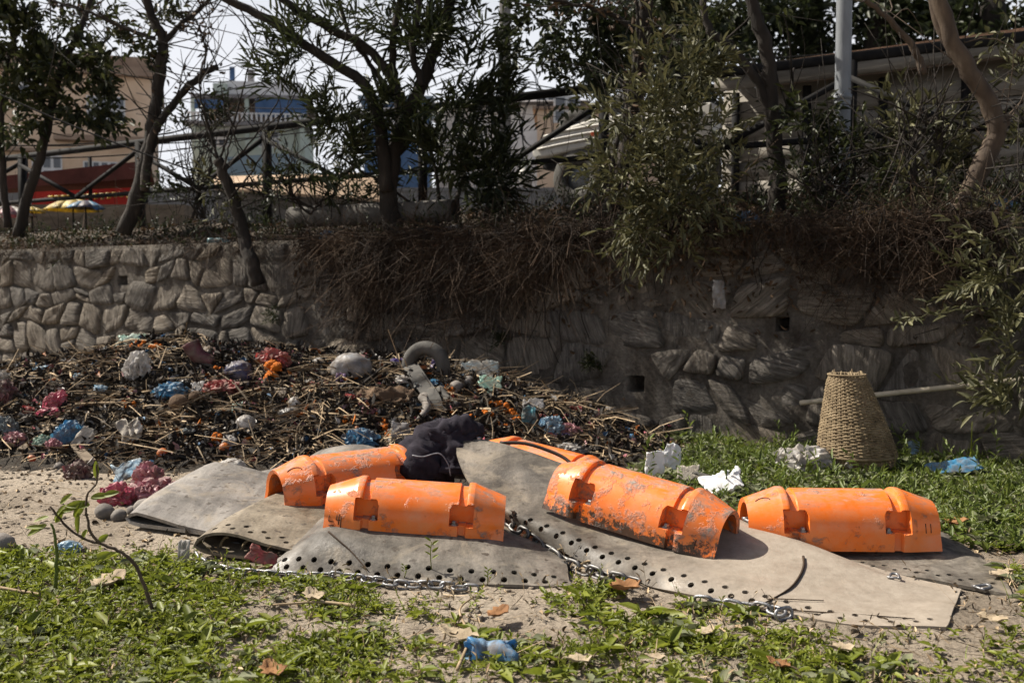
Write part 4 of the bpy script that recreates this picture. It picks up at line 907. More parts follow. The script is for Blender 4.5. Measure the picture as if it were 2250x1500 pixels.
V, F = tube(crom([MP(930, 890)+np.array([0, 0, .06]), MP(938, 905)+np.array([0, 0, .06]), MP(932, 922)+np.array([0, 0, .05]), MP(915, 932)+np.array([0, 0, .03])], 12), [.045, .045, .044, .04, .038, .035, .03, .028, .024, .02, .014, .006], 8); single('curved_horn', V, F, M['rock'], 'curved grey horn below the tyre tread strip', 'horn')
V, F = tube(crom([MP(965, 872)+np.array([0, 0, .05]), MP(985, 890)+np.array([0, 0, .04]), MP(1005, 905)+np.array([0, 0, .03])], 8), .035, 10); single('rubber_tube', V, F, M['tyre'], 'grey rubber tube end right of the tyre tread strip', 'tube')
# boot
t = thing('rubber_boot', 'maroon rubber boot lying on the heap crest, mouth upwards', 'boot', MP(450, 800)); bp = MP(455, 805); m = bp[1]/FPX
def bl(x, y, d=0.0): return bp+np.array([(x-455)*m, d-.02, (805-y)*m+.03])
V, F = tube(crom([bl(420, 762), bl(428, 778), bl(437, 790), bl(450, 798), bl(464, 803), bl(474, 806)], 22), np.interp(np.linspace(0, 1, 22), [0, .25, .5, .7, .9, 1], [.078, .075, .072, .06, .05, .02]), 14, False); o = part('upper', V, F, PL['maroon'], t); solid(o, .006, -1, False)
V, F = tube(crom([bl(436, 800, -.02), bl(450, 807, -.02), bl(466, 812, -.02), bl(474, 812, -.02)], 9), [.03, .04, .036, .038, .04, .044, .044, .04, .02], 8, True, .5); part('sole', V, F, PL['black'], t)
# tyre
tp = MP(935, 822); tp[1] += .05; t = thing('tyre', 'old grey tyre standing half buried on the heap near the wall', 'tyre', tp)
R_, r_ = .215, .058; V = []; F = []; nA, nB = 56, 14
for i in range(nA):
    a = 2*PI*i/nA
    for k in range(nB):
        b_ = 2*PI*k/nB; rr = r_*(1+(.08 if abs(math.sin(b_/2-PI/2)) < .5 and i % 2 else 0)); q = R_-r_+rr*math.cos(b_)
        V.append((q*math.cos(a), rr*1.15*math.sin(b_), q*math.sin(a)))
for i in range(nA):
    for k in range(nB): F.append((i*nB+k, i*nB+(k+1) % nB, ((i+1) % nA)*nB+(k+1) % nB, ((i+1) % nA)*nB+k))
V = np.array(V) @ np.array([[.96, -.28, 0], [.28, .96, 0], [0, 0, 1]]); part('tread', V+tp+np.array([0, 0, .06]), F, M['tyre'], t)
# small torn scraps that only their place tells apart
for col, lb in (('white', 'small torn white plastic scrap half buried in the straw'), ('rose', 'small faded pink plastic scrap half buried in the straw'), ('sky', 'small pale blue plastic scrap half buried in the straw'), ('black', 'small black bag scrap half buried in the straw'), ('beige', 'small beige cloth scrap half buried in the straw'), ('film', 'small dark film scrap half buried in the straw'), ('red', 'small red wrapper scrap half buried in the straw')):
    for k in range(9):
        q = sample_mound(1, .12)[0]; x_, y_ = topx(q[0], q[1], q[2]); sz = rng.uniform(.05, .13)
        crumple(q, (sz*rng.uniform(.9, 1.6), sz, sz*rng.uniform(.5, .9)), PL[col], lb, 'scrap', 'plastic_scrap', seed=k*3.1+len(lb), amp=.45, sub=3, group='small '+col+' scraps in the heap', rz=rng.uniform(0, 6), sink=.25)
# ---- litter away from the heap
def flat(p): return lambda px, py: G(px, py, .03)
film(1440, 1018, 40, 50, 'paper', 'upright white torn paper cup beside the mud caked float', 'paper_cup', 'paper', fn=lambda x, y: G(x, y, .05), amp=.25, tilt=1.4)
film(1476, 1008, 40, 52, 'paper', 'taller white folded paper leaning right of the torn cup', 'paper', 'paper', fn=lambda x, y: G(x, y, .05), amp=.3, tilt=1.4, rz=-.3)
film(1512, 1040, 50, 30, 'fabric_pale', 'brown stained paper scrap between white papers', 'paper', 'paper', fn=lambda x, y: G(x, y, .05), amp=.6)
film(1590, 1062, 90, 46, 'paper', 'long white shredded paper fallen in the grass', 'paper', 'paper', fn=lambda x, y: G(x, y, .05), amp=.6, tilt=.8, rz=.3)
plank(G(1525, 1045, .08), G(1600, 1066, .06), .05, .012, 'dark rubber strap across the shredded paper', 'rubber_strap', 'tyre', 'strap', .02)
bag(1768, 1006, 100, 52, 'white', 'white and brown empty sack lying beside the wicker basket', 'sack', 'sack', fn=lambda x, y: G(x, y, .05), amp=.4, rz=-.4)
film(1882, 1016, 40, 44, 'fabric_pale', 'grey rag standing up in front of the basket', 'rag', 'cloth', fn=lambda x, y: G(x, y, .05), amp=.5, tilt=1.4, rz=-.5)
film(2095, 1022, 110, 40, 'blue', 'flat bright blue plastic sheet in the grass by the wall', 'plastic_sheet', 'plastic', fn=lambda x, y: G(x, y, .05), amp=.35, tilt=.5, rz=.15)
film(2010, 985, 26, 34, 'sky', 'small pale plastic scrap at the wall foot right of the basket', 'plastic_scrap', 'scrap', fn=lambda x, y: G(x, y, .05), tilt=1.3)
film(2032, 925, 26, 30, 'grey', 'greyish white scrap stuck on the wall near the pole', 'plastic_scrap', 'scrap', fn=lambda x, y: wpt(x, y, .04), tilt=1.45)
film(1580, 648, 26, 62, 'grey', 'whitish plastic strip hanging down the wall face', 'plastic_strip', 'plastic', fn=lambda x, y: wpt(x, y, .05), tilt=1.5, amp=.3)
film(785, 672, 44, 76, 'beige', 'faded orange printed packet caught in dry roots on the wall', 'snack_packet', 'packet', fn=lambda x, y: wpt(x, y, .08), tilt=1.45, amp=.3)
film(574, 1226, 66, 34, 'red', 'shiny red wrapper tucked into the mouth of the tan mat', 'wrapper', 'wrapper', fn=lambda x, y: G(x, y, .03), amp=.35, tilt=1.0, rz=-.45)
film(402, 1218, 26, 56, 'white', 'white plastic strip at the fold of the tan mat', 'plastic_strip', 'plastic', fn=G, tilt=1.3, amp=.4)
p = G(1078, 1452, .0); u = np.linspace(0, 1, 18); V, F = tube(p+np.stack([-.075+.15*u, .015*np.sin(u*5), .032+.006*np.cos(u*7)], 1), .034+.012*np.abs(u-.45)*2, 26, False)
q = fbm(V[:, 0]*22, V[:, 2]*22, 1, 4, 5, V[:, 1]*22); c_ = p+[0, 0, .03]; V = c_+(V-c_)*(1+1.5*(q-.5))[:, None]*[1.0, 1, 1]; V[:, 2] = np.maximum(V[:, 2], p[2]+.002); o = single('plastic_cup', V, F, PL['cupblue'], 'light blue crushed plastic cup lying in the weeds', 'cup'); solid(o, .002, 0, False)

# ---------------------------------------------------------------- railing, poles, shed, vehicle, houses beyond the bank
M['rail'] = dm('dark_painted_steel', [(.3, (.008, .008, .009)), (.7, (.02, .019, .018))], 9, .75, spec=.1)
M['galv'] = dm('grey_painted_pole', [(.3, (.12, .13, .14)), (.55, (.20, .215, .23)), (.75, (.28, .295, .31))], 5, .6, .3, 60, (1, 1, .2))
M['concrete'] = dm('concrete', [(.3, (.12, .115, .11)), (.7, (.22, .21, .20))], 5, .9, .4, 40)
def onrail(px, off=RLINE, z=3.5):
    d = ray(px, 600); n = WO+WNI*off; r = d[0]; t = (n[0]-r*n[1])/(r*WA[1]-WA[0]); p = n+WA*t; return np.array([p[0], p[1], z])
rail = thing('railing', 'dark steel railing with diagonal braces along the top of the bank', 'railing', onrail(1200, RLINE, 2.2))
def rz_(px, py): return W(px, py, onrail(px)[1])
A, B = onrail(-700, RLINE, 3.46), onrail(2600, RLINE, 3.62)
V, F = beam(A, B, .07, .09); part('top_rail', V, F, M['rail'], rail)
V, F = beam(A-[0, 0, .72], B-[0, 0, .80], .05, .06); part('bottom_rail', V, F, M['rail'], rail)
psts = [-260, 55, 312, 590, 930, 1325, 1860, 2420]
for k, px in enumerate(psts):
    p = onrail(px); V, F = beam([p[0], p[1], 2.05], [p[0], p[1], 3.57], .11, .11); part('post', V, F, M['rail'], rail)
    if k < len(psts)-1:
        q = onrail(psts[k+1]); m_ = (p+q)/2; off = np.array([WN[0], WN[1], 0])*.06
        for a_ in (p, q):
            V, F = beam(a_*np.array([1, 1, 0])+off+[0, 0, 3.40], m_*np.array([1, 1, 0])+off+[0, 0, 2.78], .045, .055); part('brace', V, F, M['rail'], rail)
pp = onrail(1850, 1.55, 2.1); pp = W(1850, 300, pp[1]); ts = np.linspace(0, 1, 14)
V, F = tube([[pp[0], pp[1], 1.9+5.0*x] for x in ts], [.076-.012*x for x in ts], 16); t = thing('metal_pole', 'smooth grey metal lamp pole standing among the shrubs', 'pole', [pp[0], pp[1], 1.9]); part('shaft', V, F, M['galv'], t)
for z in (3.05, 4.4):
    V, F = tube([[pp[0], pp[1], z], [pp[0], pp[1], z+.05]], .082, 16); part('band', V, F, M['galv'], t)
up = W(1110, 300, 19.5); V, F = beam([up[0], up[1], 2.2], [up[0], up[1], 10.5], .19, .22); t = thing('utility_pole', 'square concrete utility pole carrying tangled cables', 'pole', [up[0], up[1], 2.2]); part('shaft', V, F, M['concrete'], t)
for z in (6.2, 5.55, 5.0, 8.0):
    V, F = box([up[0]+.05, up[1]-.14, z], (.34, .12, .10)); part('bracket', V, F, M['rail'], t)
for k in range(3):
    an = np.linspace(0, 4*PI, 60); c = np.array([up[0]+.42+.1*k, up[1]-.2, 5.0-.35*k]); V, F = tube(c+np.stack([(.28+.05*k+.03*np.sin(an*1.7))*np.cos(an)*.8, .04*np.sin(an*3), (.5+.1*k)*np.sin(an)], 1), .009, 4, False); part('cable_coil', V, F, M['rail'], t)
def cable(a, b, sag, label, r=.011):
    a, b = np.array(a), np.array(b); u = np.linspace(0, 1, 24)[:, None]; P = a+(b-a)*u; P[:, 2] -= sag*4*(u[:, 0]*(1-u[:, 0])); V, F = tube(P, r, 5, False)
    single('overhead_cable', V, F, M['rail'], label, 'cable', 'overhead cables')
for k, (x0, y0, x1, y1, Y0, Y1, sg) in enumerate([(1110, 120, 2300, 60, 19.4, 17, .3), (1110, 128, 2300, 85, 19.4, 17, .35), (1110, 175, 2300, 150, 19.4, 17, .5), (1110, 185, 2300, 175, 19.4, 17, .4), (1110, 195, 2300, 230, 19.4, 17, .4),
      (1110, 110, -60, 320, 19.4, 15, .5), (1110, 118, -60, 345, 19.4, 15, .6), (1110, 190, 300, 205, 19.4, 24, .4), (1110, 200, 300, 250, 19.4, 24, .5), (-40, 190, 700, 460, 12.6, 12.2, .1), (-40, 300, 1110, 30, 16, 19.4, .2), (-40, 318, 1110, 215, 16, 19.4, .3)]):
    cable(W(x0, y0, Y0), W(x1, y1, Y1), sg, ['thin cable from the utility pole to the tall trees', 'thin cable running from the utility pole past the peach house'][int(x1 < 1000 or x0 < 0)])
# long plank shed on the right, behind the railing
M['shedwood'] = dm('grey_shed_board', [(.3, (.10, .09, .075)), (.55, (.185, .17, .145)), (.8, (.27, .25, .215))], 4, .85, .4, 30, (.3, .3, 3))
shed = thing('plank_shed', 'long low shed with grey horizontal boards behind the railing', 'shed', onrail(1900, 3.6, 2.2))
sa, sb = onrail(1585, 3.6, -.28), onrail(2700, 3.6, -.28); nb = 6
for k in range(nb):
    z = 2.5+.235*k; lean = np.array([WN[0], WN[1], 0])*(.02*(k % 2)); V, F = beam(sa+lean+[0, 0, z], sb+lean+[0, 0, z+.04], .035, .225); part('board', V, F, M['shedwood'], shed)
V, F = beam(sa-np.array([WN[0], WN[1], 0])*.06+[0, 0, 3.1], sb-np.array([WN[0], WN[1], 0])*.06+[0, 0, 3.16], .03, 1.7); part('back_panel', V, F, M['shedwood'], shed)
V, F = beam(sa+np.array([WN[0], WN[1], 0])*.30+[0, 0, 3.97], sb+np.array([WN[0], WN[1], 0])*.30+[0, 0, 4.06], .05, .17); part('eave_board', V, F, M['shedwood'], shed)
a1, b1 = sa+np.array([WN[0], WN[1], 0])*.42, sb+np.array([WN[0], WN[1], 0])*.42; a2, b2 = sa-np.array([WN[0], WN[1], 0])*3.2, sb-np.array([WN[0], WN[1], 0])*3.2
V = np.array([a1+[0, 0, 4.08], b1+[0, 0, 4.17], b2+[0, 0, 4.6], a2+[0, 0, 4.5], a1+[0, 0, 4.12], b1+[0, 0, 4.21], b2+[0, 0, 4.64], a2+[0, 0, 4.54]])
M['rust'] = dm('rusty_tin', [(.3, (.10, .05, .03)), (.7, (.22, .13, .08))], 6, .8, .3, 30)
part('roof', V, [(0, 1, 2, 3), (7, 6, 5, 4), (0, 4, 5, 1), (1, 5, 6, 2), (2, 6, 7, 3), (3, 7, 4, 0)], M['rust'], shed, False)
for k in range(6):
    p = sa+(sb-sa)*(k+.2)/6+np.array([WN[0], WN[1], 0])*.04; V, F = beam(p+[0, 0, 2.2], p+[0, 0, 3.9], .07, .08); part('stud', V, F, M['rail'], shed)
# pale vehicle parked behind the railing
M['cream'] = dm('cream_vehicle_paint', [(.3, (.42, .40, .35)), (.7, (.58, .56, .50))], 6, .4, .1, 30, spec=.5)
van = thing('parked_truck', 'cream truck with ribbed side and spare tyres parked behind the railing', 'truck', W(1240, 400, 14.2))
ca = np.array([-WA[0], -WA[1], 0]); cn = np.array([WN[0], WN[1], 0]); v0 = W(1168, 330, 14.0)
def vp(a, h, d=0.0): return v0+ca*a+cn*d+np.array([0, 0, h])
prof = [(0.0, -.05), (.03, .06), (.2, .16), (.5, .26), (.95, .36), (2.6, .42), (2.6, -.02), (1.6, -.04), (.9, -.02), (.3, -.10), (.05, -.12)]
V = [vp(a, h, .0) for a, h in prof]+[vp(a, h, -1.6) for a, h in prof]; n = len(prof)
o = part('body', V, [tuple(range(n))[::-1], tuple(range(n, 2*n))]+[(i, (i+1) % n, n+(i+1) % n, n+i) for i in range(n)], M['cream'], van, False); mb = o.modifiers.new('b', 'BEVEL'); mb.width = .03; mb.segments = 3
for k in range(3):
    V, F = tube(crom([vp(.10+.05*k, .00+.085*k, .012), vp(.5, .05+.085*k, .012), vp(1.2, .10+.085*k, .012), vp(2.5, .13+.085*k, .012)], 14), .016, 6); part('rib', V, F, M['cream'], van)
V, F = box(vp(1.0, .14, .02), (.14, .03, .05)); part('marker_light', V, F, PL['orange'], van, False)
def wheel(c, R1, par, nm='wheel'):
    prof_ = [(R1*.45, -.09), (R1*.62, -.11), (R1*.93, -.10), (R1, -.06), (R1, .06), (R1*.93, .10), (R1*.62, .11), (R1*.45, .09)]
    V, F = lathe(prof_, 24); F = F[:-2]; n = 24; F += [((len(prof_)-1)*n+k, (len(prof_)-1)*n+(k+1) % n, (k+1) % n, k) for k in range(n)]
    R3 = np.array([ca, [0, 0, 1.0], cn]); o = part(nm, V @ R3+c, F, M['tyre'], par)
    V, F = lathe([(R1*.05, -.02), (R1*.44, -.02), (R1*.46, .03), (R1*.2, .06), (R1*.08, .08)], 18); part('rim', V @ R3+c, F, M['galv'], o); return o
wheel(vp(.72, -.42, -.10), .40, van); wheel(vp(2.3, -.42, -.10), .40, van)
V, F = lobes([vp(-.12, -.20, .0), vp(-.10, -.34, .02), vp(-.05, -.5, 0)], 3, [.05, .10, .06], 3, .03); part('front_guard', V, F, M['cream'], van)
V, F = beam(vp(.1, -.2, -.3), vp(2.6, -.16, -.3), .3, .12); part('chassis', V, F, M['rail'], van)
wheel(vp(.25, .40, -.9), .27, van, 'spare_tyre'); wheel(vp(.95, .58, -1.0), .27, van, 'spare_tyre')
# goods and canopies on the road, left
M['maroon_roof'] = dm('dark_red_canopy', [(.3, (.06, .016, .012)), (.7, (.12, .035, .026))], 3, .8)
M['red_banner'] = dm('red_banner', [(.3, (.35, .02, .015)), (.7, (.5, .04, .03))], 3, .7)
M['tan_tarp'] = dm('tan_tarpaulin', [(.3, (.38, .26, .17)), (.7, (.52, .38, .26))], 2, .8, .3, 8)
M['tealsheet'] = dm('blue_grey_sheet', [(.3, (.16, .22, .26)), (.7, (.24, .31, .35))], 3, .6)
def quadslab(pts, th, mat_, name, par):
    P = np.array(pts); N = unit(np.cross(P[1]-P[0], P[3]-P[0]))*th; V = np.concatenate([P, P+N]); return part(name, V, [(3, 2, 1, 0), (4, 5, 6, 7), (0, 1, 5, 4), (1, 2, 6, 5), (2, 3, 7, 6), (3, 0, 4, 7)], mat_, par, False)
st = thing('market_stall', 'market stall under a dark red canopy with a red lettered banner', 'stall', W(160, 470, 21))
quadslab([W(-120, 400, 19.5), W(330, 352, 20.5), W(340, 405, 21), W(-120, 425, 20)], -.05, M['maroon_roof'], 'canopy', st)
quadslab([W(-120, 402, 19.45), W(330, 354, 20.45), W(330, 390, 20.45), W(-120, 425, 19.45)], .03, M['maroon_roof'], 'valance', st)
bn = quadslab([W(70, 420, 20.9), W(300, 408, 21.2), W(300, 456, 21.2), W(70, 462, 20.9)], .03, M['red_banner'], 'banner', st)
for k in range(13):                                              # unreadable yellow script on the banner
    x = 112+k*14; y = 432-k*.75; h = rng.uniform(8, 13); Y_ = 20.82+.001*k
    V, F = cat(tube([W(x-6, y, Y_), W(x+6, y-.4, Y_)], .016, 4), tube(crom([W(x-3, y+1, Y_), W(x-5+rng.uniform(0, 4), y+h*.5, Y_), W(x+3, y+h*.7, Y_), W(x-2, y+h, Y_)], 6), .016, 4), tube([W(x+4, y, Y_), W(x+4, y+h, Y_)], .016, 4)); o = part('lettering', V, F, PL['yellow'], bn)
for px in (-80, 60, 200, 322):
    p = W(px, 470, 20.6); V, F = beam([p[0], p[1], 2.2], [p[0], p[1], 4.0], .06, .06); part('post', V, F, M['rail'], st)
V, F = box(W(150, 480, 20.4), (5.0, .8, .5)); part('counter', V, F, M['wood'], st, False)
def umbrella(px, py, r, cols, label, Y=18.5):
    p = W(px, py, Y); t = thing('umbrella', label, 'umbrella', [p[0], p[1], 2.2]); n = 8
    for k in range(n):
        V = [p]; F = []
        for j in range(1, 5):
            for a in (2*PI*k/n, 2*PI*(k+.5)/n, 2*PI*(k+1)/n): V.append(p+np.array([r*j/4*math.cos(a), r*j/4*math.sin(a), -.42*r*(j/4)**1.9]))
        F = [(0, 1, 2), (0, 2, 3)]+[(1+3*j+i, 4+3*j+i, 5+3*j+i, 2+3*j+i) for j in range(3) for i in range(2)]
        o = part('panel', V, F, PL[cols[k % len(cols)]], t); solid(o, .006, -1, False)
    V, F = tube([[p[0], p[1], 2.2], p], .015, 6); part('stick', V, F, M['rail'], t)
umbrella(160, 436, .52, ('yellow',), 'yellow umbrella under the red banner'); umbrella(188, 440, .34, ('navy', 'blue'), 'blue umbrella overlapping the yellow one', 18.0); umbrella(20, 452, .45, ('rose', 'white'), 'coral and white umbrella at the end of the stall'); umbrella(70, 454, .25, ('yellow',), 'small yellow umbrella near the coral one', 18.8)
st = thing('tarpaulin_shelter', 'low shelter with a tan tarpaulin roof and blue grey side sheet', 'shelter', W(650, 440, 20))
quadslab([W(470, 388, 18.5), W(860, 378, 18.5), W(860, 440, 18.0), W(470, 412, 18.0)], .05, M['tan_tarp'], 'tarpaulin', st)
quadslab([W(500, 345, 20.5), W(650, 335, 20.5), W(650, 380, 20.5), W(500, 385, 20.5)], .05, M['tealsheet'], 'side_sheet', st)
quadslab([W(470, 410, 18.6), W(860, 430, 18.6), W(860, 500, 18.6), W(470, 500, 18.6)], .05, M['concrete'], 'wall', st)
# houses
bw = thing('boundary_wall', 'long grey boundary wall far behind the road', 'wall', W(1125, 405, 33)); V, F = beam([-60, 33, 3.2], [70, 33, 3.2], .25, 2.6); part('wall_face', V, F, M['concrete'], bw, False); V, F = beam([-60, 33, 4.56], [70, 33, 4.56], .36, .12); part('coping', V, F, M['concrete'], bw, False)
M['peach'] = dm('peach_plaster', [(.3, (.56, .40, .275)), (.7, (.70, .53, .38))], 1.2, .9, .2, 20)
M['peachdark'] = dm('weathered_plaster', [(.3, (.22, .15, .11)), (.7, (.34, .25, .18))], 1.2, .9)
M['hwhite'] = dm('house_white', [(.3, (.55, .54, .53)), (.7, (.68, .68, .67))], 2, .7)
M['glass'] = dm('dark_window', [(.3, (.03, .035, .045)), (.7, (.07, .08, .095))], 1, .15, spec=.6)
M['mint'] = dm('pale_green_plaster', [(.3, (.34, .40, .35)), (.7, (.46, .52, .46))], 1.2, .9)
M['bluetarp'] = dm('blue_tarp', [(.3, (.03, .075, .16)), (.7, (.07, .13, .25))], 2, .6)
M['greyroof'] = dm('grey_roof', [(.3, (.13, .12, .12)), (.7, (.24, .23, .23))], 2, .8)
class House:
    def __init__(s, name, label, corner, yaw):
        s.c = np.array(corner, float); s.e = np.array([math.cos(yaw), math.sin(yaw), 0]); s.n = np.array([-math.sin(yaw), math.cos(yaw), 0]); s.t = thing(name, label, 'house', corner)
    def p(s, x, d, z): return s.c+s.e*x+s.n*d+np.array([0, 0, z])
    def blk(s, name, x0, x1, d0, d1, z0, z1, mat_, par=None):
        V = np.array([s.p(x, d, z) for x in (x0, x1) for d in (d0, d1) for z in (z0, z1)]); return part(name, V, [(0, 1, 3, 2), (4, 6, 7, 5), (0, 4, 5, 1), (2, 3, 7, 6), (0, 2, 6, 4), (1, 5, 7, 3)], M[mat_], par or s.t, False)
    def win(s, x, z, w_, h_, nb=4, d=0.0):
        o = s.blk('window', x-w_/2, x+w_/2, d-.04, d+.05, z, z+h_, 'hwhite'); pw = w_/nb
        for k in range(nb): 
            for r in range(2): s.blk('pane', x-w_/2+pw*k+.07, x-w_/2+pw*(k+1)-.07, d-.06, d-.02, z+.08+r*h_*.5, z+h_*.5*(r+1)-.06, 'glass', o)
c = W(335, 400, 48); H = House('peach_house', 'peach plastered house with white shuttered windows and flat roof', [c[0], c[1]+1, 2.0], PI+.0-.28)
H.e = np.array([-math.cos(.3), -math.sin(.3), 0]); H.n = np.array([-math.sin(.3), math.cos(.3), 0])
H.c = np.array([c[0], c[1], 2.0]); zt = 9.3
H.blk('wall', 0, 10, 0, 8, 0, zt, 'peach')
H.blk('cornice', -.35, 10.3, -.45, 8.4, zt, zt+.4, 'peachdark'); H.blk('parapet', -.1, 10.1, -.1, 8.1, zt+.4, zt+.95, 'peachdark')
H.blk('balcony_slab', .0, 4.2, -.9, 0, 6.15, 6.4, 'peachdark'); H.blk('canopy_slab', 4.6, 9, -.6, 0, 5.6, 5.75, 'peachdark')
for x, z, w_, h_, nb in ((2.0, 7.1, 1.7, 1.25, 4), (5.2, 8.2, 1.1, 1.0, 2), (8.0, 7.6, 1.2, 1.2, 2), (2.3, 4.3, 1.5, 1.0, 4), (4.6, 4.2, 1.3, 1.3, 3), (7.4, 4.1, 1.4, 1.3, 3)): H.win(x, z, w_, h_, nb)
c = W(420, 400, 60); H = House('green_house', 'pale green house with blue tarp balcony and rooftop room', [c[0], c[1], 1.5], .12); k = 60/FPX
def hz(py): return CAMH+(635-py)*k-1.5
H.blk('wall', .1, 6.7, 0, 7, 0, hz(275), 'mint'); H.blk('floor_slab', -.2, 7.0, -.9, 7, hz(282), hz(274), 'greyroof')
H.blk('upper_wall', .9, 6.6, .9, 7, hz(274), hz(222), 'peachdark'); H.blk('blue_tarp', 3.9, 6.9, -.75, -.65, hz(262), hz(224), 'bluetarp'); H.blk('blue_tarp', .4, 2.1, -.75, -.65, hz(248), hz(228), 'bluetarp')
H.blk('roof_slab', .2, 7.0, -.8, 7, hz(224), hz(216), 'greyroof'); H.blk('rooftop_room', 1.7, 6.5, 0, 5, hz(216), hz(182), 'hwhite'); H.blk('rooftop_side', 1.4, 2.2, -.3, 4, hz(216), hz(190), 'mint'); H.blk('water_tank', 3.3, 3.65, .5, 1, hz(182), hz(152), 'greyroof'); H.blk('chimney', 5.0, 5.5, 1, 1.6, hz(182), hz(162), 'concrete')
for x in np.arange(.0, 6.9, .28): H.blk('baluster', x, x+.12, -.85, -.75, hz(274), hz(258), 'hwhite')
H.blk('balcony_rail', -.15, 6.95, -.88, -.72, hz(258), hz(255), 'hwhite')
for x in (.3, 3.4, 6.6): H.blk('column', x-.12, x+.12, -.7, -.45, hz(330), hz(224), 'mint')
for x in (1.6, 4.6): H.win(x, hz(325), 1.2, 1.0, 2)
H.blk('prayer_flag', 2.3, 2.6, .2, .3, hz(182), hz(150), 'bluetarp')
c = W(960, 400, 42); H = House('white_house', 'white house with a low grey hipped tin roof behind the utility pole', [c[0], c[1], 2.0], -.10); k = 42/FPX
H.blk('wall', .0, 5.6, 0, 5, 0, hz(238)-.5, 'hwhite'); zr = hz(240)-.5; P = [H.p(-.8, -.8, zr), H.p(6.4, -.8, zr), H.p(6.4, 5.8, zr), H.p(-.8, 5.8, zr), H.p(1.6, 2.5, hz(198)-.5), H.p(3.6, 2.5, hz(198)-.5)]
part('roof', P, [(0, 1, 5, 4), (1, 2, 5), (2, 3, 4, 5), (3, 0, 4), (3, 2, 1, 0)], M['greyroof'], H.t, False)
H.win(4.6, hz(285), .9, .9, 2); H.win(2.0, hz(285), .9, .9, 2)
c = W(1180, 400, 34); H = House('tan_house', 'tan plastered low house seen above the cream truck', [c[0], c[1], 2.0], -.05); k = 34/FPX; H.blk('wall', 0, 5.5, 0, 4, 0, hz(246)-.5, 'peach'); H.blk('parapet', -.15, 5.65, -.15, 4.15, hz(246)-.5, hz(240)-.5, 'peachdark'); H.win(1.0, hz(275)-.5, .9, .9, 2)
c = W(800, 400, 40); H = House('blue_house', 'blue tin walled building glimpsed through the narrow leaved tree', [c[0], c[1], 2.0], .05); k = 40/FPX; H.blk('wall', 0, 2.6, 0, 4, 0, hz(225)-.5, 'bluetarp'); H.blk('roof_slab', -.2, 2.8, -.3, 4.2, hz(225)-.5, hz(218)-.5, 'tealsheet'); H.win(1.2, hz(285)-.5, .8, .8, 2)
M['oldpipe'] = dm('old_pipe', [(.3, (.05, .046, .04)), (.6, (.10, .093, .083)), (.8, (.16, .15, .135))], 5, .9, .5, 30)
# concrete pipe on the bank
a, b = W(640, 478, wallY(640)+.75), W(1000, 462, wallY(1000)+1.0)
t = thing('concrete_pipe', 'old grey concrete pipe lying on the bank behind the tree', 'pipe', a); V, F = tube(crom([a, b], 14), .12, 16, False); o = part('barrel', V, F, M['oldpipe'], t); solid(o, .02, -1, False)

# ---------------------------------------------------------------- trees and shrubs on the bank
def limb(pts, Y, r0, r1, n=None, wob=.012):
    P = np.array([W(p[0], p[1], (p[2] if len(p) > 2 else Y)) for p in pts]); n = n or max(10, len(pts)*5); C = crom(P, n)
    C[1:-1] += nr.normal(size=(n-2, 3))*wob*.5; rr = np.linspace(r0, r1, n)*(1+.10*(fbm(np.arange(n)*.8, np.zeros(n), 1, 2, int(Y*7+pts[0][0]))-.5)*2); return C, tube(C, rr, 9)
DENS = .42
def crown(blobs, leaf, K, slen, spread=.8, up=.1, ang=.9, droop=.2, tw=.005, dens=1.0):
    out = []
    for px, py, Y, rx, ry, n in blobs:
        n = max(4, int(n*DENS*dens)); c = W(px, py, Y); m = Y/FPX; sc = np.array([rx*m, min(rx, ry)*m*.8+.1, ry*m]); k = max(3, n//9)
        cc = rdir(k)*(nr.random(k)**.4)[:, None]; i = nr.integers(0, k, n); d = cc[i]+rdir(n)*(nr.random(n)**.6*.34)[:, None]
        P = c+d*sc; D = unit(d)*spread+rdir(n)*.7; D[:, 2] += up
        out.append(shoots(P, D, slen*nr.uniform(.6, 1.3, n), K, leaf[0], leaf[1], ang, tw, droop))
    return cat(*out)
def make_tree(name, label, limbs, blobs, leaf=(.09, .04), K=5, slen=.28, bark='bark', lm='leaf_dark', cat_='tree', extra=0, group=None, up=.1, ang=.9, droop=.2, dry=0, trunk='trunk', dens=1.0, twl=1.0):
    L = [limb(*l) for l in limbs]; base = L[0][0][0]; t = thing(name, label, cat_, base, group)
    tw = []
    for C, _ in L:
        for k in range(extra):                       # side twigs, bare
            i = rng.randrange(len(C)//3, len(C)); p = C[i]; d = unit(nr.normal(size=3)+np.array([0, -.1, .5])); ln = rng.uniform(.3, 1.1)*twl
            q = crom([p, p+d*ln*.5+nr.normal(size=3)*.05, p+d*ln+nr.normal(size=3)*.12+np.array([0, 0, .1*ln])], 7); r = rng.uniform(.004, .011); tw.append(tube(q, np.linspace(r, r*.35, 7), 5))
    V, F = cat(*([l[1] for l in L]+tw)); part(trunk, V, F, M[bark], t)
    if blobs: 
        V, F = crown(blobs, leaf, K, slen, up=up, ang=ang, droop=droop, dens=dens); part('crown', V, F, M[lm], t)
    if dry:
        P = []; 
        for C, _ in L: P.append(C[nr.integers(len(C)//4, len(C), dry)]+nr.normal(size=(dry, 3))*.07)
        P = np.concatenate(P); V, F = leaves(P, rdir(len(P), -.5), rdir(len(P)), nr.uniform(.05, .11, len(P)), .035, .3, .4); part('dry_leaves', V, F, M['leaf_dry'], t)
    return t
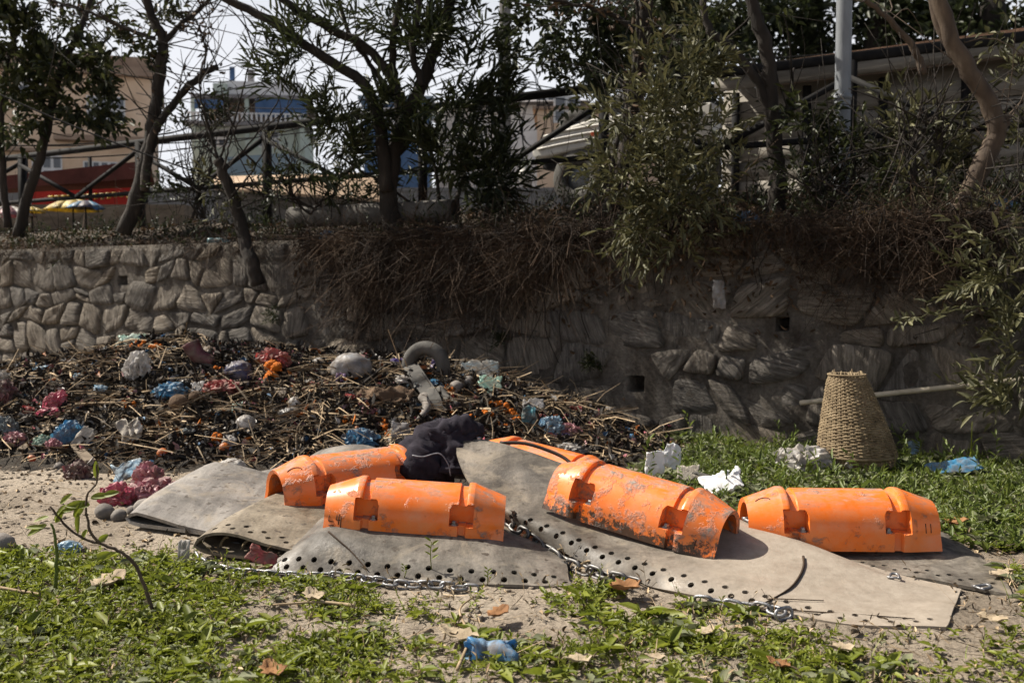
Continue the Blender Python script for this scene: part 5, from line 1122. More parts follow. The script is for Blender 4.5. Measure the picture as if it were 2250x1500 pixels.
make_tree('broadleaf_tree', 'dense broad leaved tree with two slim trunks before the peach house',
    [([(40, 520), (58, 440), (85, 360), (112, 250), (135, 150), (185, 40), (215, -60)], 14.2, .085, .03), ([(18, 500), (8, 400), (2, 260), (20, 120), (60, 20)], 14.4, .06, .02), ([(110, 255), (60, 170), (30, 90), (10, 20)], 14.2, .035, .012), ([(125, 180), (170, 130), (230, 90), (260, 60)], 14.2, .03, .01)],
    [(60, 150, 14.2, 80, 90, 420), (150, 170, 14.1, 70, 60, 300), (20, 60, 14.3, 60, 70, 200), (200, 215, 14.0, 60, 40, 170), (100, 250, 14.3, 90, 50, 220), (20, 250, 14.3, 50, 70, 130), (150, 60, 14.3, 70, 40, 90), (230, 140, 14, 40, 40, 80), (60, 20, 14.5, 70, 40, 120)], (.15, .075), 5, .32, extra=9, dens=.66)
make_tree('forked_tree', 'dark forked tree with a curved foot and dry clinging leaves',
    [([(272, 512), (300, 440), (322, 350), (340, 250), (352, 160), (358, 90), (330, 30), (310, -60)], 12.7, .105, .05), ([(318, 420), (328, 330), (345, 280), (385, 225), (415, 190), (450, 160), (478, 146)], 12.6, .06, .035), ([(358, 100), (390, 60), (440, 20), (480, -20)], 12.7, .04, .02), ([(340, 85), (270, 60), (190, 25), (110, 0)], 12.7, .03, .015), ([(440, 165), (452, 110), (440, 60), (470, 20)], 12.6, .016, .005)],
    [(245, 110, 12.8, 45, 40, 90), (330, 60, 12.8, 60, 50, 130), (290, 120, 12.7, 40, 35, 60), (200, 60, 12.8, 60, 40, 80), (420, 200, 12.6, 30, 40, 30), (345, 330, 12.6, 30, 60, 26)], (.11, .05), 5, .28, extra=20, dry=30, twl=1.5, dens=.8)
make_tree('pollard_sapling', 'cut back sapling rooted in the wall with long bare shoots',
    [([(568, 625, 10.98), (552, 575, 11.0), (538, 525, 11.15), (520, 460, 11.2), (500, 400, 11.2), (478, 350, 11.2)], 11.2, .085, .06), ([(480, 352), (452, 260), (438, 180), (455, 120)], 11.2, .016, .006), ([(482, 352), (520, 250), (545, 150), (575, 20)], 11.2, .014, .005), ([(490, 380), (560, 300), (610, 220), (640, 120)], 11.2, .012, .005), ([(490, 372), (510, 300), (548, 240), (600, 190)], 11.1, .011, .004), ([(478, 350), (462, 290), (450, 240), (448, 180)], 11.2, .012, .004), ([(510, 430), (560, 370), (620, 250), (655, 190)], 11.1, .012, .004), ([(500, 400), (470, 340), (430, 300), (400, 250)], 11.3, .012, .004), ([(520, 460), (600, 420), (650, 340)], 11.1, .010, .004)],
    [(610, 290, 11.1, 20, 30, 8), (560, 420, 11.0, 40, 40, 26), (470, 400, 11.2, 40, 50, 26)], (.08, .035), 4, .2, lm='leaf_grey', extra=5)
make_tree('oleander_tree', 'narrow leaved tree spreading several dark limbs over the bank',
    [([(862, 505), (852, 430), (862, 350), (885, 270), (925, 190), (955, 110), (990, 0), (1010, -60)], 10.9, .105, .05), ([(850, 420), (838, 310), (822, 230), (790, 175), (700, 120), (600, 50), (480, -10)], 10.8, .08, .04), ([(880, 280), (868, 190), (810, 110), (720, 60), (620, 0), (560, -50)], 10.9, .06, .035), ([(868, 190), (862, 100), (880, 0), (890, -60)], 11.0, .045, .03), ([(925, 190), (905, 100), (920, 20), (915, -50)], 10.7, .04, .025), ([(862, 350), (900, 300), (880, 240), (820, 150), (760, 60), (740, -40)], 11.2, .04, .02)],
    [(700, 140, 10.8, 95, 80, 150), (830, 90, 10.9, 110, 90, 260), (960, 120, 10.8, 100, 90, 250), (1040, 80, 10.7, 50, 70, 90), (760, 260, 10.8, 110, 60, 170), (960, 250, 10.8, 110, 60, 210), (1040, 200, 10.7, 50, 60, 90), (900, 20, 11, 130, 50, 150), (650, 230, 10.8, 60, 50, 70)], (.19, .032), 8, .46, lm='leaf_narrow', extra=12, up=.25, ang=.75, droop=.12, dens=.62)
make_tree('oleander_shrub', 'narrow leaved shrub thicket under the spreading dark tree',
    [([(960, 490), (965, 430), (950, 350), (930, 280)], 10.9, .03, .012), ([(1000, 490), (1010, 420), (1030, 340), (1050, 270)], 10.8, .03, .012), ([(955, 485), (880, 430), (740, 340)], 11, .02, .01), ([(1060, 490), (1075, 420), (1080, 350)], 10.8, .025, .01)],
    [(960, 390, 10.9, 90, 80, 230), (1060, 380, 10.8, 80, 80, 190), (740, 360, 10.9, 80, 70, 150), (660, 330, 11, 50, 60, 80), (1010, 300, 10.9, 90, 60, 150), (1120, 430, 10.6, 50, 60, 90)], (.19, .032), 8, .44, lm='leaf_narrow', cat_='shrub', up=.4, ang=.75, droop=.12, trunk='stem', dens=.72)
make_tree('vine_clad_tree', 'leaning tree wrapped in hanging brown vines with a dark leafy crown',
    [([(1330, 480), (1365, 380), (1390, 250), (1405, 120), (1420, 0), (1430, -80)], 9.8, .09, .06), ([(1340, 470), (1345, 360), (1385, 200), (1400, 60), (1395, -40)], 9.7, .025, .015), ([(1360, 460), (1380, 330), (1415, 200), (1430, 40), (1440, -40)], 9.65, .02, .012), ([(1410, 80), (1340, 30), (1260, 10), (1180, -10)], 10.2, .03, .012)],
    [(1240, 50, 11, 110, 80, 420), (1330, 110, 10.8, 90, 80, 330), (1180, 60, 11, 60, 70, 150), (1280, 170, 10.8, 80, 30, 90), (1240, 215, 10.8, 50, 14, 16), (1420, 60, 11, 80, 80, 250), (1370, 20, 11, 90, 60, 200)], (.10, .048), 5, .26, lm='leaf_far', extra=10, dry=50)
make_tree('forked_bank_tree', 'dark straight trunked tree with one limb leaning away beside the grey leaved shrub',
    [([(1705, 480), (1708, 400), (1702, 320), (1695, 220), (1685, 110), (1655, 20), (1640, -60)], 9.2, .085, .055), ([(1700, 260), (1650, 160), (1600, 100), (1555, 60), (1540, -40)], 9.2, .05, .03), ([(1700, 300), (1730, 240), (1745, 150)], 9.2, .02, .01)],
    [(1560, 40, 9.6, 60, 40, 40), (1760, 260, 9.1, 50, 60, 70), (1640, 20, 9.6, 80, 40, 60)], (.09, .04), 5, .25, extra=6)
make_tree('curved_tree', 'pale barked tree bending in an elbow above the wall end',
    [([(2095, 520, 7.85), (2115, 465, 7.9), (2140, 395, 7.9), (2175, 330, 7.9), (2188, 275, 7.9), (2165, 215, 7.9), (2120, 140, 7.9), (2085, 70, 7.9), (2060, -20, 7.9), (2050, -80, 7.9)], 7.9, .085, .056, 40), ([(2180, 300), (2205, 268), (2215, 255)], 7.9, .05, .03), ([(2120, 150), (2075, 80), (2040, -30)], 7.95, .05, .035), ([(2030, 165), (2010, 110), (1960, 50), (1890, -10)], 8.6, .035, .02)],
    [(2240, 60, 8.6, 40, 60, 26)], (.08, .04), 4, .22, bark='bark_light', extra=3, lm='leaf_grey')
for nm, lb, trunkpx, blobs in (('tall_tree', 'tall dark tree with a straight trunk behind the metal pole', [(1790, 330), (1790, 200), (1785, 60), (1790, -80)], [(1740, 40, 26, 120, 90, 500), (1840, 90, 26, 90, 70, 330), (1560, 60, 26, 120, 100, 460), (1660, 110, 26, 110, 70, 300)]),
      ('tall_tree', 'tall dark tree between the metal pole and the curved tree', [(1935, 330), (1930, 150), (1935, 40), (1940, -80)], [(1960, 50, 25, 100, 80, 380), (2060, 60, 25, 80, 70, 260), (1900, 20, 25, 80, 50, 180)]),
      ('tall_tree', 'bushy dark tree rising over the shed roof end', [(2180, 330), (2175, 150), (2180, 30), (2185, -80)], [(2180, 60, 24, 90, 100, 380), (2240, 130, 24, 70, 80, 200), (2110, 110, 24, 50, 60, 120)]),
      ('tall_tree', 'dark tree filling the gap between vine clad and forked trees', [(1480, 330), (1485, 150), (1480, -60)], [(1480, 80, 22, 90, 120, 500), (1430, 150, 22, 60, 80, 200), (1560, 160, 22, 70, 60, 200)])):
    make_tree(nm, lb, [(trunkpx, blobs[0][2], .42, .25)], blobs, (.30, .12), 6, .8, lm='leaf_far', extra=14, group='tall trees beyond the road')
# grey-green shrubs
def shrub(name, label, base, blobs, leaf=(.105, .030), K=8, slen=.36, lm='leaf_grey', nstem=9, up=.35, group=None, dens=.68):
    limbs = []
    for k in range(nstem):
        b = rng.choice(blobs); limbs.append(([(base[0]+rng.uniform(-25, 25), base[1]), ((base[0]+b[0])/2+rng.uniform(-30, 30), (base[1]+b[1])/2), (b[0]+rng.uniform(-.5, .5)*b[3], b[1]-rng.uniform(0, .5)*b[4])], base[2], .014, .005))
    return make_tree(name, label, limbs, blobs, leaf, K, slen, lm=lm, cat_='shrub', up=up, ang=.95, droop=.18, trunk='stem', group=group, dens=dens, extra=7)
shrub('grey_leaved_shrub', 'big dusty grey green shrub spilling over the wall top', (1480, 500, 8.8), [(1490, 180, 8.6, 90, 80, 230), (1560, 120, 8.6, 40, 60, 60), (1400, 260, 8.6, 70, 70, 170), (1520, 300, 8.5, 120, 90, 330), (1400, 370, 8.5, 100, 70, 240), (1500, 420, 8.4, 130, 70, 300), (1400, 470, 8.3, 80, 50, 130), (1480, 500, 8.2, 70, 30, 70)])
shrub('dusty_shrub', 'dusty shrub around the foot of the curved tree', (2020, 480, 8.2), [(1990, 260, 8.6, 60, 50, 60), (2050, 260, 8.6, 50, 70, 70), (1990, 340, 8.5, 80, 60, 150), (1970, 415, 8.3, 90, 45, 140), (2060, 400, 8.3, 50, 50, 80)])
shrub('overhanging_shrub', 'tall leafy shrub at the wall end with sprays trailing down the wall', (2260, 470, 7.5), [(2245, 210, 8.3, 40, 70, 60), (2250, 330, 8.2, 40, 60, 60), (2235, 430, 7.4, 40, 40, 50), (2220, 490, 7.1, 50, 40, 70), (2210, 600, 6.95, 50, 50, 80), (2230, 690, 6.9, 40, 60, 80), (2225, 780, 6.85, 40, 60, 70), (2235, 880, 6.8, 34, 40, 60), (2215, 545, 7.0, 60, 40, 80)])
shrub('dark_shrub', 'dark twiggy shrub climbing round the metal pole', (1810, 480, 8.7), [(1800, 280, 8.7, 60, 60, 90), (1830, 370, 8.6, 80, 70, 150), (1780, 400, 8.6, 60, 60, 90), (1900, 330, 8.7, 60, 60, 80), (1880, 420, 8.5, 60, 40, 70)], (.08, .034), 6, .25, 'leaf_dark')
shrub('green_shrub', 'small green shrub behind the pollard sapling', (440, 480, 12.4), [(450, 300, 12.6, 60, 60, 110), (420, 400, 12.4, 60, 60, 90), (500, 430, 12.2, 70, 50, 90)], (.08, .03), 6, .3, 'leaf_narrow')
shrub('low_green_shrub', 'low green shrub growing along the concrete pipe', (700, 470, 11.4), [(640, 400, 11.4, 60, 50, 100), (720, 420, 11.3, 70, 40, 100), (820, 430, 11.2, 50, 40, 70)], (.07, .03), 6, .26, 'leaf_narrow')
# spray leaning out over the wall right of the basket
L = limb([(2240, 660, 7.0), (2150, 672, 6.95), (2060, 688, 6.9), (1960, 705, 6.9)], 7, .008, .003); t = thing('trailing_spray', 'single leafy spray reaching out across the wall above the pole', 'spray', L[0][0]); part('stem', L[1][0], L[1][1], M['leaf_grey'], t)
P = L[0][nr.integers(0, len(L[0]), 40)]; V, F = leaves(P, rdir(40, .3), rdir(40, 1), nr.uniform(.06, .12, 40), .028); part('leaves', V, F, M['leaf_grey'], t)

# dry brush and roots hanging over the wall, undergrowth on the bank
def wall_top(n, lo, hi, qlo=.0, qhi=.5):
    px = nr.uniform(lo, hi, n); q = nr.uniform(qlo, qhi, n); out = np.empty((n, 3))
    for i in range(n): out[i] = bz(px[i], q[i])
    return out
vf = []
DN = np.array([WN[0], WN[1], 0])
def brush_pts(n, lo, hi, depth, seed):
    """points on the wall top and face, thick at the top, thinning downwards in uneven tongues"""
    out = []
    while len(out) < n:
        px = nr.uniform(lo, hi); s_ = wall_s(px); tongue = .12+2.4*float(fbm(np.array(s_), np.array(0.0), 1.5, 3, seed)-.36)
        dz = nr.exponential(depth*.42)
        if dz > depth*max(.15, tongue): continue
        p = wl(s_, WH+.06-dz, nr.uniform(.0, .16)*(1-.4*dz/depth)); out.append(p)
    return np.array(out)
for lo, hi, n, dp, l0, l1, sd_ in ((640, 1340, 7500, 1.25, .10, .42, 3), (700, 1250, 3200, 1.6, .15, .5, 4), (1330, 2190, 4600, .7, .08, .34, 5), (1880, 2170, 900, .8, .1, .4, 6), (-150, 660, 1500, .22, .06, .25, 7)):
    P = brush_pts(n, lo, hi, dp, sd_); D = rdir(n)+DN*.35; D[:, 2] -= .15
    vf.append(strands(P, D, nr.uniform(l0, l1, n), nr.uniform(.1, .6), nr.uniform(.0025, .006, n), 4, .9, .5))
    k = n//9; P = brush_pts(k, lo, hi, dp*.5, sd_); D = rdir(k)*.35+DN*.2; D[:, 2] -= .7
    vf.append(strands(P, D, nr.uniform(l0, l1*1.5, k), .1, nr.uniform(.003, .008, k), 4, .35, .5))
    k = n//8; P = wall_top(k, lo, hi, .0, .6); D = rdir(k, .5)
    vf.append(strands(P, D, nr.uniform(l0, l1*1.2, k), .5, nr.uniform(.003, .007, k), 4, .7, .5))
vines = []
for k in range(150):
    lo_, hi_, dp = ((650, 1330, 1.1), (660, 1250, 1.3), (1340, 2180, .7))[k % 3]; px = rng.uniform(lo_, hi_); s_ = wall_s(px); z = WH+rng.uniform(-.05, .12); pts = []; d = rng.uniform(.04, .2); L = rng.uniform(.3, 1)*dp; n = 7; dr = rng.uniform(-.5, .5)
    for i in range(n): pts.append(wl(s_+dr*L*i/n+rng.uniform(-.05, .05), z-L*(i/(n-1))**1.3+(.08 if i == 1 else 0)+rng.uniform(-.03, .03), d*(1-.6*i/n)+rng.uniform(0, .05)))
    r = rng.uniform(.003, .010); vines.append(tube(crom(pts, 16), np.linspace(r, r*.5, 16), 5))
V, F = cat(*vines); tag(single('creeper_stems', V, F, M['bark']), 'thicker dead creeper stems winding down the wall', 'creeper', kind='stuff')
V, F = cat(*vf); tag(single('dry_brush', V, F, M['brush']), 'tangled brown dry roots and creepers hanging over the wall', 'dry brush', kind='stuff')
vf = []
for lo, hi, n in ((660, 1320, 1500), (1330, 2200, 1100)):
    P = wall_top(n, lo, hi, -.02, .05)+DN*nr.uniform(.02, .16, n)[:, None]; P[:, 2] -= np.abs(nr.normal(size=n))*.33*(1+.6*(nr.random(n) < .3)); vf.append(leaves(P, rdir(n, -.5), rdir(n), nr.uniform(.03, .09, n), nr.uniform(.015, .04, n), .3, .4))
P = wall_top(5200, -200, 2300, .05, 2.0); vf.append(leaves(P, rdir(len(P), .5), rdir(len(P), .5), nr.uniform(.04, .12, len(P)), nr.uniform(.02, .05, len(P)), .3, .4))
V, F = cat(*vf); tag(single('dead_leaves', V, F, M['leaf_dry']), 'dead brown leaves caught on the bank and wall top', 'dead leaves', kind='stuff')
P = wall_top(1500, -200, 2300, .02, 2.0); V, F = shoots(P, rdir(len(P), 1.2), nr.uniform(.1, .4, len(P)), 6, .06, .024, .9); tag(single('undergrowth', V, F, M['leaf_narrow']), 'low green undergrowth scattered along the bank', 'undergrowth', kind='stuff')
P = wall_top(420, -200, 2300, .3, 2.2); V, F = strands(P, rdir(len(P), 1.6), nr.uniform(.3, 1.1, len(P)), .1, .010, 4, .3); tag(single('bare_twigs', V, F, M['brush']), 'bare upright twigs standing in the undergrowth', 'twigs', kind='stuff')
for px, off, w_, h_, c, lb in ((720, .15, 30, 24, 'blue', 'blue bag on the wall top left of the trunk of the spreading tree'), (1080, .35, 48, 20, 'sky', 'pale blue and white bag on the bank under the narrow leaved shrub'), (1010, .35, 60, 16, 'white', 'dirty white plastic on the bank beside the pale blue bag'), (1885, .4, 30, 22, 'yellow', 'yellow plastic ball at the foot of the metal pole'), (1640, .2, 46, 36, 'blue', 'dark blue bag under the forked bank tree'), (2195, .5, 80, 40, 'blue', 'blue plastic sheet behind the curved tree'), (1660, .3, 30, 20, 'rose', 'pale pink bag next to the dark blue bag'), (2010, .25, 30, 16, 'teal', 'teal scrap in the dusty shrub')):
    bag(px, 500, w_, h_, c, lb, 'plastic_litter', 'litter', fn=lambda x, y, o_=off: bz(x, o_)+np.array([0, 0, .02]), amp=.4)
p = bz(482, .1)+np.array([0, 0, .05]); t = thing('plastic_bottle', 'teal plastic bottle lying on the wall top by the sapling', 'bottle', p); V, F = lathe([(.03, 0), (.042, .01), (.042, .07), (.037, .08), (.042, .09), (.042, .19), (.02, .235), (.014, .25)], 14); V = np.stack([V[:, 2]-.13, V[:, 1], V[:, 0]], 1); part('bottle_body', V+p, F, PL['teal'], t); V, F = lathe([(.016, .25), (.016, .27)], 12); V = np.stack([V[:, 2]-.13, V[:, 1], V[:, 0]], 1); part('cap', V+p, F, PL['white'], t)
for px, py, n, lb in ((1305, 795, 70, 'biggest green weed rooted in a wall crack above a weep hole'), (600, 690, 30, 'small green weed on the wall below the pollard sapling'), (1100, 740, 24, 'tiny green weed on the wall above the film bag')):   # small plants rooted in the wall
    p = wpt(px, py, .05); P = np.repeat([p], n, 0)+nr.normal(size=(n, 3))*[.025, .015, .03]; V, F = shoots(P, rdir(n, .1)+DN*.6, .10, 5, .035, .016); tag(single('wall_weed', V, F, M['leaf_dark']),  lb, 'weed', 'weeds in the wall')

# ---------------------------------------------------------------- ground cover
def onmat(x, y):
    r = np.zeros(len(x), bool); q = np.stack([x, y], 1)
    for C in (CA, CB, CC, CD, CE, CF):
        C = np.array(C); ring = np.concatenate([C[0], C[1:, -1], C[-1, ::-1][1:], C[::-1, 0][1:-1]])[:, :2]; ins = np.zeros(len(x), bool); j = len(ring)-1
        if C is CA or C.shape[1] == 8 and C[0, 0, 2] < .03: ring = np.concatenate([C[:, 3], C[::-1, -1]])[:, :2]; j = len(ring)-1
        for i in range(len(ring)):
            xi, yi = ring[i]; xj, yj = ring[j]; cnd = ((yi > q[:, 1]) != (yj > q[:, 1])) & (q[:, 0] < (xj-xi)*(q[:, 1]-yi)/(yj-yi+1e-12)+xi); ins ^= cnd; j = i
        r |= ins
    return r
def cover(x, y):
    """how green the ground is at x, y"""
    n = fbm(x, y, 1.5, 4, 77); n2 = fbm(x, y, 4.0, 3, 31)
    fore = sstep(4.75, 4.35, y-.0*x)*sstep(.41, .60, n*.55+n2*.45)
    fore = np.maximum(fore, sstep(4.95, 4.6, y)*sstep(-.9, -1.3, x)*sstep(.3, .5, n))
    bare = sstep(1.0, 1.35, x)*sstep(4.0, 3.75, y); fore *= 1-.72*bare; fore *= 1-.6*sstep(3.62, 3.45, y)*sstep(-.2, .3, np.sin(x*2.3+1.2))
    fore *= 1-.9*np.exp(-((x-1.05)/.35)**2-((y-3.78)/.13)**2)
    right = sstep(.75, 1.5, x+.35*(n-.5))*sstep(5.15, 5.5, y+.2*n2)*sstep(.30, .52, n+.12*(x > 1.6))
    right = np.maximum(right, sstep(2.2, 2.5, x)*sstep(4.7, 5.0, y))
    return np.clip(np.maximum(fore, right), 0, 1)
def ground_pts(n, box_, thr=1.0):
    out = []; c = 0
    while c < n:
        q = nr.uniform(box_[:2], box_[2:], (n*3, 2)); ok = (nr.random(len(q)) < cover(q[:, 0], q[:, 1])*thr) & ~onmat(q[:, 0], q[:, 1]) & ~onmat(q[:, 0], q[:, 1]+.10) & ~onmat(q[:, 0]+.03, q[:, 1]+.05) & (((q-WO) @ WN) > .03) & (mh(q[:, 0], q[:, 1]) < .03); out.append(q[ok]); c += ok.sum()
    q = np.concatenate(out)[:n]; return np.concatenate([q, gz(q[:, 0], q[:, 1])[:, None]], 1)
def rosettes(P, K, l, wd, elev=(.15, .9), droop=.25):
    out = []
    for k in range(K):
        n = len(P); a = 2*PI*k/K+nr.uniform(-.5, .5, n); e = nr.uniform(*elev, n); D = np.stack([np.cos(a)*np.cos(e), np.sin(a)*np.cos(e), np.sin(e)], 1)
        s = nr.uniform(.5, 1.3, n)*(.55+.95*fbm(P[:, 0], P[:, 1], 3.3, 2, 88)); N = np.stack([-np.cos(a)*np.sin(e), -np.sin(a)*np.sin(e), np.cos(e)], 1)+nr.normal(size=(n, 3))*.25
        B = P.copy(); B[:, 2] += nr.uniform(0, .03, n); out.append(leaves(B, D, N, l*s, wd*s, droop))
    return cat(*out)
FB = (-3.0, 2.7, 2.9, 4.95); RB = (.7, 4.6, 4.9, 9.0)
vf = [rosettes(ground_pts(3600, FB), 5, .026, .013, (.1, .9)), rosettes(ground_pts(1100, FB), 5, .048, .020, (.1, .8)), rosettes(ground_pts(190, FB), 6, .085, .034, (.1, .7)), shoots(ground_pts(2300, FB), rdir(2300, 1.6), nr.uniform(.02, .10, 2300), 7, .022, .009, .9, .0025)]
V, F = cat(*vf); tag(single('weeds', V, F, M['grass']), 'bright green low weeds and seedlings in the foreground soil', 'weeds', kind='stuff')
P = ground_pts(2600, FB); V, F = strands(P, rdir(len(P), 1.3), nr.uniform(.03, .12, len(P)), .3, nr.uniform(.003, .006, len(P)), 3, .4, .7); tag(single('grass', V, F, M['grass']), 'short grass blades among the foreground weeds', 'grass', kind='stuff')
vf = [rosettes(ground_pts(220, FB), 4, .065, .036, (.05, .5)), rosettes(ground_pts(700, FB), 4, .028, .016, (.05, .6)), rosettes(ground_pts(1500, RB), 5, .07, .036, (.2, 1.0))]
V, F = cat(*vf); tag(single('dusty_weeds', V, F, M['dusty']), 'dusty grey green broad leaves scattered among the weeds', 'weeds', kind='stuff')
vf = [rosettes(ground_pts(2600, RB), 5, .055, .026, (.2, 1.1)), shoots(ground_pts(3200, RB), rdir(3200, 1.6), nr.uniform(.03, .12, 3200), 7, .036, .014, .9, .003)]
vf.append(shoots(ground_pts(200, RB), rdir(200, 2.4), nr.uniform(.12, .32, 200), 9, .06, .02, 1.0, .004))
V, F = cat(*vf); tag(single('meadow_weeds', V, F, M['weed']), 'thick green weeds growing along the wall foot and basket', 'weeds', kind='stuff')
P = ground_pts(2600, RB); V, F = strands(P, rdir(len(P), 1.6), nr.uniform(.06, .22, len(P)), .3, nr.uniform(.003, .006, len(P)), 3, .35, .7); tag(single('meadow_grass', V, F, M['grass']), 'long grass blades standing among the wall foot weeds', 'grass', kind='stuff')
def bare_pts(n, bx):
    q = nr.uniform(bx[:2], bx[2:], (n*4, 2)); ok = ~onmat(q[:, 0], q[:, 1]) & (((q-WO) @ WN) > .03); q = q[ok][:n]; return np.concatenate([q, gz(q[:, 0], q[:, 1])[:, None]], 1)
P = bare_pts(3800, (-4.5, 2.8, 3.2, 8.5)); P[:, 2] += .008; D = rdir(len(P)); D[:, 2] *= .12; v1 = strands(P, D, nr.uniform(.03, .22, len(P)), .05, nr.uniform(.002, .005, len(P)), 2, .35, .4)
P = bare_pts(900, (-3.2, 2.8, 3.2, 5.0)); vdry = shoots(P, rdir(len(P), 1.2), nr.uniform(.04, .14, len(P)), 3, .03, .010, 1.0, .003)
P = bare_pts(1500, (-4.5, 2.8, 3.2, 8.5)); P[:, 2] += .008; v2 = leaves(P, rdir(len(P), .2)*[1, 1, .4], rdir(len(P), 1.5), nr.uniform(.015, .06, len(P)), nr.uniform(.01, .03, len(P)), .2, .4)
V, F = cat(v1, v2, vdry); tag(single('ground_litter', V, F, M['straw']), 'dry stalks and leaf bits strewn over the soil', 'litter', kind='stuff')
V0, F0 = ico(1); P = bare_pts(5200, (-5.2, 2.8, 3.2, 8.0)); s_ = nr.uniform(.004, .017, len(P))**1.0; s_[:90] *= 1.8
V = (V0[None]*(1+.25*nr.normal(size=(len(P), len(V0), 1)))*s_[:, None, None]*np.array([1.2, 1, .7])+P[:, None]).reshape(-1, 3); F = (F0[None]+np.arange(len(P))[:, None, None]*len(V0)).reshape(-1, 3)
tag(single('soil_clods', V, F, M['soil'], smooth=False), 'small clods and pebbles on the bare soil', 'clods', kind='stuff')
# dry fallen leaves, sticks, seedlings, the bent sapling
M['dryleaf'] = dm('dry_leaf', [(.3, (.14, .06, .025)), (.6, (.30, .15, .06)), (.8, (.42, .26, .13))], 12, .75, .5, 60, trans=.15)
M['paleleaf'] = dm('pale_dry_leaf', [(.3, (.25, .19, .12)), (.7, (.45, .37, .26))], 12, .8, .5, 60, trans=.1)
def dleaf(px, py, L, col, label, rz=None, z=.015):
    p = G(px, py, .02); m = p[1]/FPX; L = L*m*1.25; rz = rng.uniform(0, 6) if rz is None else rz; V = []; F = []; n = 9
    for i in range(n):
        f = i/(n-1); wd = L*.30*math.sin(PI*min(1, f*1.02))**.7*(1+.25*math.sin(i*2.7)); lift = .25*L*(f-.4)**2*2+.03*L*math.sin(i*1.9)
        for j, k in ((-1, .35), (-.5, .06), (0, 0), (.5, .09), (1, .42)): V.append((f*L-L/2, j*wd, lift+k*wd*(1+.4*math.sin(i+j))))
    for i in range(n-1):
        for j in range(4): F.append((i*5+j, i*5+j+1, i*5+j+6, i*5+j+5))
    V = np.array(V); a, b = math.cos(rz), math.sin(rz); V = V @ np.array([[a, b, 0], [-b, a, 0], [0, 0, 1]]); V[:, 2] += -V[:, 2].min()+z
    o = single('dry_leaf', V+p, F, M[col], label, 'leaf', 'fallen dry leaves'); solid(o, .0015, 0, False)
for px, py, L, c, lb in ((1372, 1302, 80, 'dryleaf', 'big curled brown leaf at the holed edge of the wide mat'), (1095, 1358, 56, 'dryleaf', 'orange brown leaf in weeds above the blue cup'), (1010, 1410, 76, 'paleleaf', 'pale torn leaf beside the blue cup'), (985, 1398, 50, 'paleleaf', 'smaller pale leaf under the torn one'), (1272, 1462, 60, 'paleleaf', 'pale twisted leaf standing on bare soil'), (600, 1486, 70, 'dryleaf', 'dark brown leaf in the nearest weeds'), (1850, 1436, 54, 'paleleaf', 'yellowish leaf on soil near the seedling clump'), (2088, 1158, 60, 'dryleaf', 'orange leaf behind the cleaner float'), (2200, 1272, 50, 'paleleaf', 'tan leaf on soil beyond the small mat'), (2180, 1372, 60, 'paleleaf', 'tan leaf below the small mat corner'), (240, 1290, 80, 'paleleaf', 'rolled greyish leaf lying under the bent sapling'), (690, 1320, 60, 'paleleaf', 'grey green dry leaf below the chain'), (1550, 1400, 46, 'paleleaf', 'small pale leaf near the loose chain'), (1710, 1470, 50, 'dryleaf', 'brown leaf beside the leafy weeds'), (1440, 1455, 40, 'paleleaf', 'thin pale leaf on the bare path')):
    dleaf(px, py, L, c, lb)
for k, (pts, r, lb) in enumerate((([(1765, 1225), (1762, 1262), (1735, 1295), (1690, 1322), (1640, 1345)], .0065, 'thin curved brown stalk lying on the wide mat'), ([(1600, 1330), (1700, 1318), (1810, 1322)], .004, 'fine dry stem across the wide mat'), ([(1540, 1340), (1680, 1340), (1880, 1352), (2010, 1362)], .004, 'long fine stem along the wide mat edge'), ([(722, 1170), (770, 1210), (808, 1255)], .005, 'straight straw leaning across the low mat'), ([(780, 1330), (700, 1322), (600, 1328)], .008, 'pale root lying in the weeds below the chain'), ([(1005, 1470), (1030, 1400), (1010, 1340), (1040, 1310)], .007, 'forked dry twig standing in the weeds'), ([(0, 1290), (60, 1300), (140, 1310), (200, 1290)], .007, 'crooked stick in the weeds under the sapling'))):
    base = {0: .045, 1: .02, 2: .02, 3: .06}.get(k, .03); P = STALKS[k] if k < 4 else [W(x, y, (CAMH-base)/(-ray(x, y)[2])) for x, y in pts]
    V, F = tube(crom(P, 16), np.linspace(r, r*.5, 16), 5); single('dry_stalk', V, F, M['straw'] if k > 3 else M['brush'], lb, 'stalk')
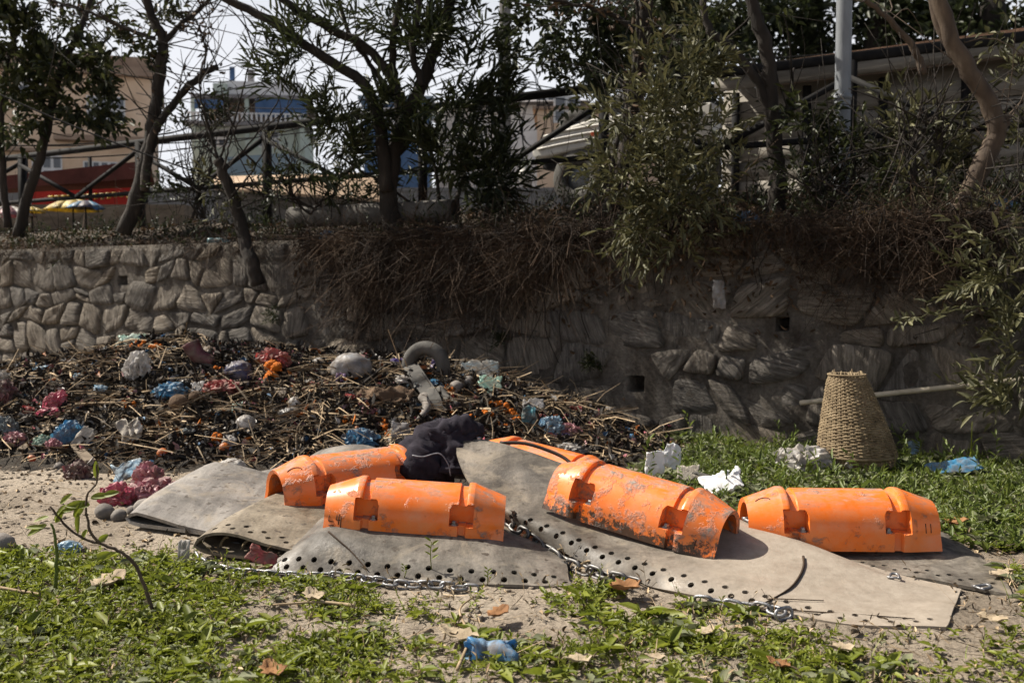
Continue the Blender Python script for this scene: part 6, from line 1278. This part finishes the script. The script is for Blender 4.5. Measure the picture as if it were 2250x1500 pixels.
# sapling on the left
base = G(340, 1350); t = thing('bent_sapling', 'bent sapling with a few big green leaves rising from the weeds', 'sapling', base)
Y0 = base[1]; L1 = limb([(338, 1350), (322, 1300), (300, 1245), (270, 1215), (225, 1195), (190, 1185), (150, 1160), (110, 1112)], Y0, .0085, .004, None, .002); L2 = limb([(222, 1195), (200, 1170), (192, 1140), (190, 1090), (212, 1060), (212, 1020)], Y0, .006, .003, None, .002); L3 = limb([(122, 1290), (125, 1220), (118, 1165), (112, 1150)], Y0, .008, .004, None, .002)
part('stem', *L1[1], M['bark_light'], t); part('branch', *L2[1], M['bark_light'], t); t2 = thing('young_weed', 'upright young plant with toothed leaves beside the bent sapling', 'plant', L3[0][0]); part('stem', *L3[1], M['weed'], t2)
def bleaf(px, py, dx, dy, wd, par, col='grass', Y=None):
    p = W(px, py, Y or Y0); q = W(px+dx, py+dy, Y or Y0); d = q-p; L = np.linalg.norm(d); V, F = leaves(p[None], d[None], np.array([[.3, -.7, .7]])+nr.normal(size=(1, 3))*.3, np.array([L]), np.array([wd*Y0/FPX]), .12, .2); o = part('leaf', V, F, M[col], par); s_ = o.modifiers.new('u', 'SUBSURF'); s_.levels = s_.render_levels = 2
for a in ((190, 1100, -60, 25, 24), (150, 1105, -40, 40, 20), (195, 1095, 50, -10, 22), (225, 1090, 40, -12, 20), (212, 1055, -2, -48, 16), (175, 1120, -8, 60, 20), (112, 1135, -45, 10, 18), (110, 1150, -60, 28, 22), (120, 1150, 20, -30, 16), (125, 1130, 35, -12, 18), (215, 1190, 25, -18, 18), (210, 1225, 35, -14, 22), (100, 1160, -50, -4, 16), (130, 1110, 30, -30, 16), (195, 1160, -20, 30, 18), (205, 1110, -70, -2, 26), (160, 1140, 30, -45, 22), (330, 1300, -35, -20, 20)): bleaf(*a, t2 if a[0] < 135 else t)
for px, py, h, lb in ((948, 1250, 60, 'single upright seedling growing through a mat hole'), (1072, 1284, 34, 'small seedling at the edge of the low mat'), (888, 1268, 26, 'tiny seedling between the mat holes'), (1255, 1450, 46, 'leafy seedling on the bare path'), (1420, 1400, 40, 'three leaved seedling beside the bare soil'), (1010, 1290, 20, 'very small seedling by the lashing rope')):
    b = SEEDB.get((px, py), G(px, py, .02)); Yb = b[1]; t = thing('seedling', lb, 'seedling', b); top = W(px, py-h, Yb); V, F = tube(crom([b, (b+top)/2+nr.normal(size=3)*.004, top], 6), .0022, 5); part('stem', V, F, M['grass'], t)
    for k in range(6):
        f = .35+.65*k/5; y = py-h*f; s_ = (-1)**k; bleaf(px, y, s_*h*.28, -h*.22, h*.16, t, 'grass', Yb)
b = G(2130, 1030); t = thing('iris_shoot', 'tall yellow green shoot standing by the blue plastic sheet', 'shoot', b); V, F = tube(crom([b, W(2134, 985, b[1]), W(2136, 925, b[1])], 12), np.linspace(.018, .003, 12), 6, True, .4); part('stem', V, F, M['grass'], t); V, F = tube(crom([W(2132, 990, b[1]), W(2142, 970, b[1]), W(2158, 960, b[1])], 8), np.linspace(.012, .003, 8), 6, True, .4); part('blade', V, F, M['grass'], t)
